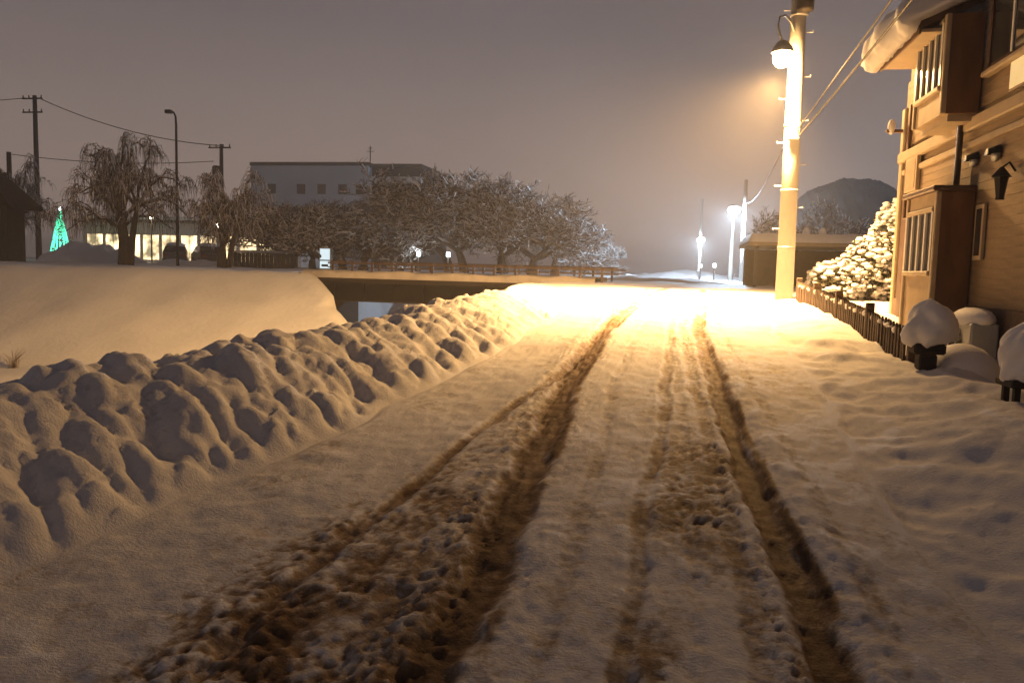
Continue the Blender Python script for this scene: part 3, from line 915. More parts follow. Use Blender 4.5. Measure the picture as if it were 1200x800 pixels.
    # down pipe
    dp = MB().tube([(ex + 0.4 - ox, ym - oy + 0.1, ez - 0.05), (-0.10, ym - oy + 0.14, ez - 0.35), (-0.12, ym - oy + 0.14, 0.8)], 0.04, 10).build("down_pipe", M["pipe"], h, True)
    # hooded vents
    for vy, vz in ((hy(10.70), hz(3.05)), (hy(10.02), hz(3.03))):
        v = MB()
        v.lathe([(0.085, 0), (0.09, 0.02), (0.085, 0.05)], 0, 0, 16)
        rot = [(-(z) - 0.028, y, x) for x, y, z in v.v]
        vv = MB().add([(x, y + vy - oy, z + vz) for x, y, z in rot], v.f).build("vent", M["galv"], h, True)
        hood = MB()
        prof = []
        for i in range(9):
            q = math.pi * i / 8
            prof.append((0.10 * math.cos(q), 0.10 * math.sin(q)))
        nn = len(prof)
        vs = [(-0.02, p0, p1) for p0, p1 in prof] + [(-0.15, p0 * 0.9, p1 * 0.75 - 0.02) for p0, p1 in prof]
        fs = [(i, i + 1, nn + i + 1, nn + i) for i in range(nn - 1)] + [tuple(range(nn, 2 * nn))]
        MB().add([(x, y + vy - oy, z + vz + 0.015) for x, y, z in vs], fs).build("hood", M["iron"], vv, True)
    # wall lantern
    ly, lz = hy(9.50), hz(2.76)
    l = MB().tube([(-0.03, ly - oy, lz + 0.02), (-0.10, ly - oy, lz + 0.12), (-0.17, ly - oy, lz + 0.06)], 0.014, 8).build("wall_lantern", M["iron"], h, True)
    MB().lathe([(0.05, lz - 0.30), (0.045, lz - 0.27), (0.075, lz - 0.06), (0.08, lz - 0.05)], -0.17, ly - oy, 6).build("lantern_cage", M["iron"], l)
    MB().lathe([(0.11, lz - 0.045), (0.05, lz + 0.03), (0.015, lz + 0.07)], -0.17, ly - oy, 6).build("lantern_cap", M["iron"], l)
    # small snow-capped bracket on the far corner
    k2 = MB().tube([(-0.05, yf - oy - 0.05, hz(3.95)), (-0.32, yf - oy - 0.05, hz(3.95))], 0.03, 8).build("bracket", M["brown_trim"], h)
    MB().blob((-0.24, yf - oy - 0.05, hz(3.95) + 0.07), (0.06, 0.07, 0.13), rnd, 10, 6, 0.06).build("snow_cap", M["snow_soft"], k2, True)


build_house()

# ------------------------------------------------------------------ garden: fence, capped posts, mound, shrub, outdoor unit
def fence_z(y): return float(zr(y)) + 0.02


def build_fence():
    fx = 2.55
    y0, y1 = 9.15, 17.0
    f = thing("garden_fence", (fx, y0, 0), "low dark wooden picket fence with snow along the garden edge", "fence")
    n = 64
    dy = (y1 - y0) / n
    pk = MB().prism([(-0.032, 0), (0.032, 0), (0.032, 0.50), (0, 0.55), (-0.032, 0.50)], "x", -0.012, 0.012).mesh("picket", M["fence"])
    rnd = random.Random(2)
    for i in range(n):
        y = y0 + (i + 0.5) * dy
        o = link_mesh("picket", pk, f, (rnd.uniform(-0.006, 0.006), y - y0, fence_z(y) - 0.13))
        o.rotation_euler = (rnd.uniform(-0.03, 0.03), 0, 0)
    for dz, w in ((0.29, 0.03), (0.06, 0.03)):
        vs, fs = [], []
        for i in range(17):
            y = y0 + (y1 - y0) * i / 16
            z = fence_z(y) + dz
            for a, b in ((0.016, -w), (0.05, -w), (0.05, w), (0.016, w)):
                vs.append((a, y - y0, z + b))
        for i in range(16):
            for j in range(4):
                fs.append((i * 4 + j, i * 4 + (j + 1) % 4, i * 4 + 4 + (j + 1) % 4, i * 4 + 4 + j))
        fs += [(0, 1, 2, 3), (67, 66, 65, 64)]
        MB().add(vs, fs).build("rail", M["fence"], f)
    for i in range(5):
        y = y0 + (y1 - y0) * i / 4
        MB().bbox(-0.02, 0.085, y - y0 - 0.05, y - y0 + 0.05, fence_z(y) - 0.3, fence_z(y) + 0.50, 0.012).build("post", M["fence"], f)
    s = MB()
    for i in range(90):
        y = y0 + rnd.random() * (y1 - y0)
        s.blob((0.035 + rnd.uniform(-0.02, 0.02), y - y0, fence_z(y) + 0.32 + rnd.uniform(0, 0.03)), (0.05, rnd.uniform(0.05, 0.13), rnd.uniform(0.025, 0.05)), rnd, 7, 4)
    o = s.build("rail_snow", M["snow_soft"], f, True)
    o["kind"] = "stuff"
    # buried end of the fence nearer the viewer
    g = thing("garden_edging", (2.62, 7.3, 0), "half-buried dark edging continuing from the snow-capped gate post", "edging")
    pts = [(0.06, 1.5, 0.62), (0.05, 1.0, 0.58), (0.10, 0.55, 0.54), (0.28, 0.1, 0.56), (0.42, -0.3, 0.50)]
    MB().tube(pts, [0.07, 0.06, 0.055, 0.05, 0.03], 7).build("log", M["fence"], g, True)


build_fence()


def cap_profile(r, h):
    return [(r * 0.55, 0), (r * 0.86, h * 0.06), (r, h * 0.22), (r * 1.0, h * 0.42), (r * 0.93, h * 0.62), (r * 0.76, h * 0.8), (r * 0.5, h * 0.93), (r * 0.2, h)]


def gate_post(x, y, z0, zt, r, h, label, legs):
    rnd = random.Random(int(x * 100))
    p = thing("garden_post", (x, y, 0), label, "garden post", "snow-capped garden posts")
    if legs:
        for a, b in ((-0.13, -0.1), (0.13, -0.1), (-0.13, 0.1), (0.13, 0.1)):
            MB().box(a - 0.022, a + 0.022, b - 0.022, b + 0.022, z0 - 0.4, zt - 0.002).build("leg", M["dark_wood"], p)
        MB().bbox(-0.19, 0.19, -0.16, 0.16, zt, zt + 0.06, 0.012).build("top_board", M["dark_wood"], p)
    else:
        MB().bbox(-0.085, 0.085, -0.085, 0.085, z0 - 0.4, zt - 0.05, 0.015).build("post", M["dark_wood"], p)
        MB().bbox(-0.15, 0.15, -0.13, 0.13, zt - 0.048, zt + 0.06, 0.02).build("letter_box", M["dark_wood"], p)
        MB().box(-0.09, 0.09, -0.136, -0.131, zt - 0.01, zt + 0.01).build("slot", M["iron"], p)
    m = MB()
    prof = cap_profile(r, h)
    na, nb = 44, 22
    vs, fs = [], []
    for i in range(nb + 1):
        u = i / nb * (len(prof) - 1)
        j = min(len(prof) - 2, int(u))
        rr = prof[j][0] + (prof[j + 1][0] - prof[j][0]) * (u - j)
        zz = prof[j][1] + (prof[j + 1][1] - prof[j][1]) * (u - j)
        for q in range(na):
            th = 2 * math.pi * q / na
            cx_, cy_ = math.cos(th), math.sin(th)
            e = 1 + 0.34 * float(fbm(np.array(cx_ * 1.3 + x * 5 + zz * 3), np.array(cy_ * 1.3 + zz * 4), 4))
            low = max(0.0, 1 - zz / (0.35 * h))
            drop = -0.11 * low * max(0, float(fbm(np.array(th * 1.6 + x), np.array(1.3), 3)) + 0.15)
            vs.append((rr * e * cx_ * 0.96 + 0.05 * (zz / h) * math.sin(x * 3), rr * e * cy_ * 0.95, zt + 0.064 + zz * (1 + 0.12 * cx_ * math.sin(x * 7)) + drop))
    for i in range(nb):
        for q in range(na):
            fs.append((i * na + q, i * na + (q + 1) % na, (i + 1) * na + (q + 1) % na, (i + 1) * na + q))
    fs.append(tuple(reversed(range(na)))); fs.append(tuple(range(nb * na, nb * na + na)))
    m.add(vs, fs)
    m.build("snow_cap", M["snow_soft"], p, True)


gate_post(2.60, 8.75, 0.60, 0.90, 0.25, 0.42, "dark gate post with a big rounded snow cap at the fence's near end", False)
gate_post(2.75, 6.72, 0.62, 0.80, 0.26, 0.48, "snow-capped garden stand on thin legs at the picture's right edge", True)


def snow_mound(x, y, z, r, label):
    rnd = random.Random(9)
    o = thing("buried_shrub", (x, y, z), label, "shrub")
    MB().lathe([(r * 1.15, -0.12), (r * 1.08, 0.03), (r * 0.98, 0.14), (r * 0.82, 0.24), (r * 0.55, 0.32), (r * 0.25, 0.36), (0.03, 0.37)], 0, 0, 28, 0.03, rnd, 1.0, 1.25).build("snow_load", M["snow_soft"], o, True)
    tw = MB()
    for i in range(40):
        q = rnd.uniform(0, 2 * math.pi)
        rr = r * rnd.uniform(1.0, 1.12)
        p0 = Vector((rr * math.cos(q), rr * math.sin(q) * 1.25, rnd.uniform(-0.08, 0.06)))
        tw.tube([p0 * 0.9, p0 + Vector((0.05 * math.cos(q), 0.05 * math.sin(q), rnd.uniform(-0.02, 0.10)))], [0.006, 0.003], 3)
    tw.build("twigs", M["twig"], o)["kind"] = "stuff"


snow_mound(3.02, 9.0, 0.58, 0.34, "rounded low shrub buried under snow between the two capped posts")


def outdoor_unit():
    u = thing("air_conditioner", (3.55, 10.3, 0.50), "pale outdoor air-conditioning unit with snow on top against the house", "air conditioner")
    MB().bbox(-0.15, 0.15, -0.38, 0.38, 0.1, 0.62, 0.02).build("casing", M["vending_body"], u)
    for s in (-0.28, 0.28):
        MB().box(-0.16, 0.16, s - 0.04, s + 0.04, -0.25, 0.098).build("foot", M["concrete"], u)
    g = MB()
    for k in range(6):
        pts = [(-0.157, 0.08 + (0.04 + 0.034 * k) * math.cos(q), 0.36 + (0.04 + 0.034 * k) * math.sin(q)) for q in np.linspace(0, 2 * math.pi, 20)]
        g.tube(pts, 0.005, 4, False)
    g.build("fan_grille", M["iron"], u)
    MB().blob((0, 0, 0.66), (0.20, 0.44, 0.13), random.Random(1), 14, 8, 0.05).build("snow_cap", M["snow_soft"], u, True)


outdoor_unit()


def snowy_shrub(x, y, z, parts, label, seed, nleaf=4200, nsnow=1500):
    rnd = random.Random(seed)
    s = thing("snowy_shrub", (x, y, z), label, "shrub")
    st = MB()
    lf, sn = MB(), MB()
    for (cx, cy, cz, rx, ry, rz) in parts:
        for i in range(10):
            p1 = Vector((cx + rnd.uniform(-rx, rx) * 0.7, cy + rnd.uniform(-ry, ry) * 0.7, cz + rnd.uniform(0, rz) * 0.7))
            st.tube([(cx + rnd.uniform(-0.1, 0.1), cy, -0.2), (p1.x * 0.6 + cx * 0.4, cy + (p1.y - cy) * 0.5, p1.z * 0.5), p1], [0.03, 0.02, 0.008], 5)
        k = len(parts)
        for i in range(nleaf // k):
            d = Vector((rnd.gauss(0, 1), rnd.gauss(0, 1), rnd.gauss(0, 1))).normalized() * rnd.uniform(0.55, 1.0)
            c = Vector((cx + d.x * rx, cy + d.y * ry, cz + d.z * rz))
            if c.z < 0: continue
            a = Vector((rnd.gauss(0, 1), rnd.gauss(0, 1), rnd.gauss(0, 0.6))).normalized() * 0.055
            b = a.cross(Vector((rnd.gauss(0, 1), rnd.gauss(0, 1), 1)).normalized()).normalized() * 0.028
            lf.add([c - a, c + b, c + a, c - b], [(0, 1, 2, 3)])
        for i in range(nsnow // k):
            d = Vector((rnd.gauss(0, 1), rnd.gauss(0, 1), rnd.gauss(0.15, 0.9))).normalized() * rnd.uniform(0.82, 1.04)
            c = (cx + d.x * rx, cy + d.y * ry, cz + d.z * rz)
            if c[2] < 0: continue
            q = rnd.uniform(0.03, 0.085)
            sn.blob(c, (q * rnd.uniform(0.8, 1.5), q * rnd.uniform(0.7, 1.2), q * rnd.uniform(0.5, 0.8)), rnd, 6, 4, 0.32)
    st.build("stems", M["bark"], s)
    lf.build("foliage", M["leaf"], s)["kind"] = "stuff"
    sn.build("snow_load", M["snow_soft"], s, True)["kind"] = "stuff"


snowy_shrub(4.15, 18.6, 1.0, [(-0.55, 0, 0.45, 0.6, 0.6, 0.55), (0.1, 0.1, 0.75, 0.6, 0.6, 0.75), (0.55, 0, 1.15, 0.5, 0.6, 1.1), (0.85, 0.1, 1.3, 0.45, 0.6, 1.2)],
            "brightly lit snow-laden shrub between the lamp pole and the house", 4)

# ------------------------------------------------------------------ carport and dark trees behind the pole
def dry_tufts(spots):
    rnd = random.Random(14)
    for i, (x, y, lab) in enumerate(spots):
        m = MB()
        for k in range(46):
            q = rnd.uniform(0, 6.28); L = rnd.uniform(0.25, 0.7); o = rnd.uniform(0, 0.16)
            d = Vector((math.cos(q), math.sin(q), 0))
            p = d * o
            m.tube([p + Vector((0, 0, -0.1)), p + d * 0.1 * L + Vector((0, 0, 0.55 * L)), p + d * 0.45 * L + Vector((0, 0, 0.85 * L))], [0.006, 0.005, 0.002], 3, False)
        o = m.build("grass_tuft", M["dry_grass"], None, False, (x, y, gz(x, y)))
        tag(o, lab, "grass")


dry_tufts([(-19.6, 20.8, "dry grass tuft poking through snow at the picture's left edge, above the snow bank")])


def carport():
    c = thing("carport", (5.1, 33, 1.0), "low carport with a snow-covered flat roof behind the lit shrub", "carport")
    for a in (-1.9, 2.6):
        for b in (-1.2, 2.6):
            MB().box(a - 0.06, a + 0.06, b - 0.06, b + 0.06, -0.3, 1.72).build("post", M["dark_steel"], c)
    MB().bbox(-2.2, 3.1, -1.5, 3.0, 1.722, 1.86, 0.02).build("roof", M["trim"], c)
    X, Y = np.meshgrid(np.linspace(-2.24, 3.14, 40), np.linspace(-1.54, 3.04, 30))
    e = np.minimum(np.minimum(X + 2.24, 3.14 - X), np.minimum(Y + 1.54, 3.04 - Y))
    Z = 1.86 + 0.34 * np.sqrt(np.clip(e / 0.16, 0, 1)) + 0.05 * fbm(X * 2, Y * 2, 2) * (e > 0)
    link_mesh("roof_snow", grid_mesh("roof_snow", X, Y, Z, M["snow_soft"]), c)
    MB().box(-2.0, 2.8, 2.72, 2.80, -0.3, 1.70).build("back_wall", M["dark_wood"], c)
    for a in (0.0, 0.6):
        MB().blob((a, -0.4, 2.30), (0.13, 0.13, 0.2), random.Random(3), 9, 6, 0.1).build("snow_lump", M["snow_soft"], c, True)


carport()

# ------------------------------------------------------------------ trees
def grow(rnd, trunk, crown, snow, base, h, spread, weep, levels=5, fork=3, r0=0.16, snowy=0.55, trunk_h=0.22, lift=0.5):
    def seg(p, d, L, r, lev):
        n = 3
        pts, rad = [p.copy()], [r]
        dd = d.copy()
        for i in range(n):
            j = 0.16 if lev < 2 else 0.26
            dd = dd + Vector((rnd.gauss(0, j), rnd.gauss(0, j), rnd.gauss(0, j)))
            if weep and lev >= 2: dd.z -= weep * (0.30 + 0.22 * lev)
            elif lev >= 1: dd.z += 0.10 * lift
            dd.normalize()
            p = p + dd * (L / n)
            if p.z < base.z + 0.35: p.z = base.z + 0.35
            pts.append(p.copy()); rad.append(r * (1 - 0.38 * (i + 1) / n))
        tgt = trunk if lev < 2 else crown
        tgt.tube(pts, rad, 7 if lev < 2 else 3, cap=False)
        if lev >= 1 and rnd.random() < snowy:
            off = rad[0] * 0.7
            snow.tube([q + Vector((0, 0, off + 0.008)) for q in pts], [max(0.020, a * 0.9) for a in rad], 3, cap=False)
        if lev >= levels: return
        kids = fork if lev else fork + 2
        for k in range(kids):
            t = rnd.uniform(0.45, 1.0) if lev else rnd.uniform(0.8, 1.0)
            i = min(n - 1, int(t * n))
            q = pts[i].lerp(pts[i + 1], t * n - i) if t < 1 else pts[-1]
            az = rnd.uniform(0, 2 * math.pi) if lev else 2 * math.pi * (k + rnd.uniform(-0.25, 0.25)) / kids
            side = Vector((math.cos(az), math.sin(az), 0))
            nd = (dd * (0.9 if lev else 0.75) + side * spread * rnd.uniform(0.6, 1.15)).normalized()
            seg(q, nd, L * rnd.uniform(0.62, 0.86) * (1.35 if lev == 0 else 1), max(0.011, rad[i] * 0.66), lev + 1)
    seg(base.copy(), Vector((rnd.gauss(0, 0.05), rnd.gauss(0, 0.05), 1)).normalized(), h * trunk_h, r0, 0)


def tree(name, x, y, z, h, label, seed, group, spread=0.8, weep=0.0, levels=5, fork=3, snowy=0.55, r0=0.16, twig="twig", trunk_h=0.22, width=1.0):
    rnd = random.Random(seed)
    t = thing(name, (x, y, z), label, "tree", group)
    a, b, c = MB(), MB(), MB()
    grow(rnd, a, b, c, Vector((0, 0, -0.2)), h, spread, weep, levels, fork, r0, snowy, trunk_h)
    top = max(v[2] for m in (a, b) for v in m.v)
    kz = h / top
    for m in (a, b, c):
        m.v = [(p[0] * kz * width, p[1] * kz * width, p[2] * kz) for p in m.v]
    for nm, m, mt in (("trunk", a, "bark"), ("crown", b, twig), ("branch_snow", c, "branch_snow")):
        me = bpy.data.meshes.new(nm)
        me.from_pydata(m.v, [], m.f); me.materials.append(M[mt]); me.update()
        o = link_mesh(nm, me, t)
        if nm != "trunk": o["kind"] = "stuff"




def weeping_tree(x, y, z, h, R, label, seed, r0=0.26, nl=9):
    rnd = random.Random(seed)
    t = thing("weeping_tree", (x, y, z), label, "tree", "weeping trees on the far river bank")
    a, b, c = MB(), MB(), MB()
    top = Vector((rnd.uniform(-0.3, 0.3), 0, h * 0.42))
    a.tube([(0, 0, -0.3), (rnd.uniform(-0.1, 0.1), 0, h * 0.2), top], [r0 * 1.25, r0, r0 * 0.8], 10)
    a.tube([(0.25, 0.1, -0.3), (0.45, 0.1, h * 0.22), (0.75, 0.1, h * 0.45)], [r0 * 0.8, r0 * 0.6, r0 * 0.4], 8)
    def arch(p, az, reach, up, drop, r, n=8):
        out = Vector((math.cos(az), math.sin(az), 0))
        pts = []
        for i in range(n + 1):
            q = i / n
            w = Vector((rnd.gauss(0, 0.06), rnd.gauss(0, 0.06), rnd.gauss(0, 0.05)))
            pts.append(p + out * reach * q + Vector((0, 0, up * math.sin(min(1, q * 1.25) * math.pi / 2) - drop * q * q)) + (w if i else Vector()))
        return pts, [r * (1 - 0.75 * i / n) for i in range(n + 1)]
    def strands(pts, k, rr):
        for i in range(k):
            q = rnd.uniform(0.2, 1.0) * (len(pts) - 1)
            j = min(len(pts) - 2, int(q))
            p = pts[j].lerp(pts[j + 1], q - j)
            L = min(rnd.uniform(0.2, 0.8) * rnd.uniform(0.5, 1.7) * h / 6, p.z - rnd.uniform(0.7, 1.5))
            if L < 0.25: continue
            az = rnd.uniform(0, 2 * math.pi)
            o = Vector((math.cos(az), math.sin(az), 0)) * rnd.uniform(0.15, 0.45)
            sp = [p, p + o * 0.5 + Vector((0, 0, 0.10)), p + o * 0.9 - Vector((0, 0, L * 0.35)), p + o * 1.05 - Vector((0, 0, L * 0.7)), p + o * 1.1 - Vector((0, 0, L))]
            r = rnd.uniform(0.6, 1.2) * rr
            b.tube(sp, [r, r, r * 0.8, r * 0.6, r * 0.4], 3, False)
            if rnd.random() < 0.6:
                c.tube([v + Vector((0, 0, r)) for v in sp[:4]], [r * 1.1, r * 1.1, r * 0.9, r * 0.5], 3, False)
    for k in range(nl * 2):
        az = 2 * math.pi * (k * 0.382 + rnd.uniform(-0.1, 0.1))
        q = k / (nl * 2 - 1)                                   # low limbs spread wide, high ones stand up
        st = Vector((0, 0, 0)).lerp(top, 0.62 + 0.38 * q) if k % 4 else Vector((0.75, 0.1, h * 0.45))
        reach, up = R * (1.0 - 0.55 * q) * rnd.uniform(0.75, 1.05), h * (0.16 + 0.46 * q) * rnd.uniform(0.85, 1.1)
        pts, rad = arch(st, az, reach, up, rnd.uniform(0.06, 0.22) * h, r0 * rnd.uniform(0.26, 0.40))
        a.tube(pts, rad, 6)
        c.tube([p + Vector((0, 0, 0.6 * r)) for p, r in zip(pts, rad)], [r * 0.75 for r in rad], 4, False)
        strands(pts, 24, 0.016)
        for m in range(7):
            j = rnd.randint(2, 7)
            sp, sr = arch(pts[j], az + rnd.uniform(-1.2, 1.2), reach * rnd.uniform(0.3, 0.6), h * rnd.uniform(0.05, 0.18), h * rnd.uniform(0.08, 0.26), rad[j] * 0.6, 6)
            b.tube(sp, sr, 4)
            c.tube([p + Vector((0, 0, 0.6 * r)) for p, r in zip(sp, sr)], [max(0.014, r * 0.8) for r in sr], 3, False)
            strands(sp, 15, 0.014)
    for nm, m, mt in (("trunk", a, "bark"), ("crown", b, "weeping_twig"), ("branch_snow", c, "branch_snow")):
        o = link_mesh(nm, m.mesh(nm, M[mt]), t)
        if nm != "trunk": o["kind"] = "stuff"


weeping_tree(-28.7, 38, 1.22, 6.8, 3.0, "large weeping tree with drooping snowy twigs before the lit shop front", 21, 0.28, 10)
weeping_tree(-22.9, 38, 1.22, 4.7, 2.7, "smaller weeping tree with drooping snowy twigs beside the board fence", 22, 0.24, 9)
weeping_tree(-43.5, 46, 1.22, 6.6, 3.0, "weeping tree cut by the left picture edge, behind the hut", 23, 0.22, 9)
ch = [(-23.5, 50, 4.2, 31), (-20.5, 46, 4.0, 37), (-17.4, 50, 5.6, 32), (-14.0, 50, 6.9, 33), (-12.2, 47, 6.0, 38), (-10.4, 50, 6.2, 34), (-8.4, 49, 5.2, 35), (-26.0, 52, 4.2, 36), (-18.6, 46.5, 4.2, 39), (-15.3, 47, 5.4, 40)]
ch += [(-24.8, 47.5, 4.4, 41), (-21.8, 51, 5.0, 42), (-11.2, 52, 6.6, 43), (-7.3, 51, 4.4, 44)]
ch.sort()
ordinal = ["leftmost", "second", "third", "fourth", "fifth", "sixth", "seventh", "eighth", "ninth", "tenth", "eleventh", "twelfth", "thirteenth", "rightmost"]
tail = ["beside the dark board fence", "just right of the board fence", "below the grey block's first window", "below the grey block's second window", "left of the lit vending machine",
        "right of the lit vending machine", "below the grey block's last windows", "below the grey block's roof mast", "in front of the block's dark recess", "tallest, at the block's right corner",
        "behind the small white lamps", "right of the small white lamps", "where the row starts to drop", "beside the pale tree"]
words = [(o + " of the dark frosted trees behind the bridge, " if o in ("leftmost", "rightmost") else o + " frosted tree from the left behind the bridge, ") + t for o, t in zip(ordinal, tail)]
for (x, y, h, sd), w in zip(ch, words):
    tree("frosted_tree", x, y, 1.25, h, w, sd, "frosted trees behind the bridge", 0.95, 0.0, 7, 3, 0.38, 0.19, width=1.25)
tree("frosted_tree", -6.6, 62, 1.2, 4.6, "small pale snow-covered tree standing alone near the bridge's right end", 51, "frosted trees behind the bridge", 0.7, 0.0, 6, 3, 0.95, 0.12)
tree("dark_tree", 5.4, 44, 1.15, 4.2, "dark leafless tree between the white street lamp and the carport", 61, None, 0.6, 0.0, 6, 3, 0.2, 0.14)
tree("dark_tree", 7.6, 46, 1.15, 4.6, "dark leafless tree behind the carport roof below the hill", 62, None, 0.7, 0.0, 6, 3, 0.2, 0.14)

# ------------------------------------------------------------------ far buildings
def grey_block():
    b = thing("grey_block", (-40.4, 85, 1.25), "large grey flat-roofed block with a row of small square windows", "building")
    x0, x1, x2 = -7.2, 7.0, 12.9
    MB().box(x0, x1, 0, 12, -0.4, 11.35).build("wall", M["block"], b)
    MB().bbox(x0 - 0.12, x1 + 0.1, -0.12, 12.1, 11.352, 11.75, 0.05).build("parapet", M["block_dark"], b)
    for i, wx in enumerate((-4.6, -1.0, 1.5, 4.0, 6.1)):
        w = MB().box(wx - 0.5, wx + 0.5, -0.06, -0.002, 8.2, 9.3).build("window", M["dark_steel"], b)
        MB().box(wx - 0.34, wx + 0.34, -0.075, -0.062, 8.38, 9.12).build("pane", M["glass"], w)
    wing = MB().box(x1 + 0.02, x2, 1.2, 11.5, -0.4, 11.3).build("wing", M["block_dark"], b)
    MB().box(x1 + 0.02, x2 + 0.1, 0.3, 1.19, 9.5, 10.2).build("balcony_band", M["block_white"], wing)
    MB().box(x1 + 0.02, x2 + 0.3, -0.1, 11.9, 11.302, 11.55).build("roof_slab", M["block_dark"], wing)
    MB().box(x1 + 0.02, x2 - 0.6, 0.3, 1.19, 5.5, 6.4).build("balcony_band", M["block"], wing)
    for k in range(3):
        MB().box(x1 + 0.9 + k * 1.7, x1 + 1.9 + k * 1.7, 1.12, 1.19, 7.0, 9.0).build("window", M["glass"], wing)
    m = MB().tube([(x1, 0.6, 11.2), (x1, 0.6, 13.6)], 0.06, 6)
    m.tube([(x1 - 0.4, 0.6, 13.0), (x1 + 0.4, 0.6, 13.0)], 0.035, 5)
    m.tube([(x1 - 0.25, 0.6, 13.35), (x1 + 0.25, 0.6, 13.35)], 0.035, 5)
    m.build("roof_mast", M["dark_steel"], b)


grey_block()


def shop():
    s = thing("shop", (-49, 78, 1.25), "low pale shop with brightly lit front behind the weeping trees", "shop")
    MB().box(-15, 11, 0, 9, -0.4, 4.3).build("wall", M["shop_wall"], s)
    MB().bbox(-15.4, 11.4, -0.8, 9.4, 4.302, 4.6, 0.05).build("roof", M["roof"], s)
    MB().bbox(-15.4, 11.4, -0.8, 9.4, 4.602, 4.95, 0.12).build("roof_snow", M["far_snow"], s)
    k = 0
    for i in range(11):
        xx = -14.4 + i * 2.3
        w = MB().box(xx, xx + 2.05, -0.10, -0.003, 0.25, 3.1).build("window", M["shop_wall"], s)
        MB().box(xx + 0.09, xx + 0.98, -0.13, -0.102, 0.35, 3.0).build("pane", M["lit_pane"], w)
        MB().box(xx + 1.07, xx + 1.96, -0.13, -0.102, 0.35, 3.0).build("pane", M["lit_pane"], w)


shop()


def globe_lamp(x, y, z, h, label, r=0.2):
    p = thing("globe_lamp", (x, y, z), label, "lamp", "globe lamps by the shop")
    MB().tube([(0, 0, -0.3), (0, 0, h)], [0.06, 0.045], 8).build("post", M["dark_steel"], p)
    MB().blob((0, 0, h + r * 0.9), (r, r, r), random.Random(1), 12, 8, 0.0).build("globe", M["warm_globe"], p, True)
    point_light("globe_light", (0, -0.35, h + r), 260, (1, 0.82, 0.55), 0.1, p)


globe_lamp(-45.5, 64, 1.25, 3.9, "lit globe lamp seen beside the thin unlit street lamp")
globe_lamp(-39.0, 64, 1.25, 3.3, "lit globe lamp seen through the smaller weeping tree")


def green_tree():
    t = thing("light_tree", (-60.0, 70, 1.25), "glowing green cone-shaped illuminated Christmas tree at the far left", "light tree")
    rnd = random.Random(8)
    MB().tube([(0, 0, -0.3), (0, 0, 5.1)], [0.07, 0.03], 8).build("pole", M["dark_steel"], t)
    w = MB()
    for k in range(14):
        q = 2 * math.pi * k / 14
        w.tube([(0.95 * math.cos(q), 0.95 * math.sin(q), 0.5), (0.08 * math.cos(q), 0.08 * math.sin(q), 5.0)], 0.012, 4)
    w.build("wire_cone", M["dark_steel"], t)
    l = MB()
    for i in range(620):
        u = rnd.random() ** 0.6
        z = 0.5 + 4.5 * (1 - u)
        r = 0.06 + 0.9 * u
        q = 2 * math.pi * round(rnd.random() * 14) / 14 + rnd.gauss(0, 0.05)
        l.blob((r * math.cos(q), r * math.sin(q), z), (0.07, 0.07, 0.08), rnd, 5, 3, 0)
    l.build("lights", M["green_led"], t)["kind"] = "stuff"
    MB().blob((0, 0, 5.15), (0.16, 0.16, 0.2), rnd, 8, 6, 0.1).build("star", M["white_led"], t, True)


green_tree()


def hut():
    h = thing("hut", (-39.7, 40, 1.25), "small dark wooden hut with a steep gable roof at the far left", "hut")
    MB().box(-3.4, 1.9, 0, 1.3, -0.3, 3.3).build("wall", M["dark_wood"], h)
    MB().prism([(-3.4, 3.302), (1.9, 3.302), (-1.2, 5.55)], "y", 0.02, 1.28).build("gable", M["dark_wood"], h)
    r = MB().prism([(-5.2, 2.95), (-1.2, 5.95), (2.9, 3.0), (2.9, 3.25), (-1.2, 6.3), (-5.2, 3.2)], "y", -0.5, 1.6).build("roof", M["dark_wood"], h)
    for x in (-4.6, 2.25):
        MB().box(x - 0.09, x + 0.09, -0.7, -0.52, -0.3, 3.28).build("post", M["dark_wood"], h)
    for i in range(12):
        MB().box(-3.35 + i * 0.435, -2.95 + i * 0.435, -0.03, -0.003, -0.25, 3.2).build("board", M["dark_wood"], h)
    MB().box(-1.3, -0.4, -0.07, -0.032, -0.1, 1.95).build("door", M["rail_brown"], h)


hut()


def heap(x, y, z, rx, ry, h, label):
    X, Y = np.meshgrid(np.linspace(-rx, rx, 40), np.linspace(-ry, ry, 24))
    r = (X / rx) ** 2 + (Y / ry) ** 2
    Z = h * np.clip(1 - r, 0, 1) ** 0.7 * (1 + 0.7 * fbm(X * 0.9 + x, Y * 0.9, 3)) - 0.15 * (r > 0.95)
    o = link_mesh("snow_heap", grid_mesh("snow_heap", X, Y, Z, M["far_snow"]), None, (x, y, z))
    tag(o, label, "snow heap", "snow heaps")


heap(-43.5, 54, 1.22, 4.6, 2.2, 1.25, "grey snow heap in front of the green light tree")
heap(-33.0, 50.5, 1.22, 3.2, 1.4, 0.45, "low snow heap in front of the parked cars")
heap(1.5, 66, 1.1, 4.5, 1.6, 0.75, "pale snow heap lit by the white lamp down the road")
heap(-0.5, 40, 1.1, 3.4, 1.2, 0.30, "low bluish snow ridge across the road beyond the crossing")


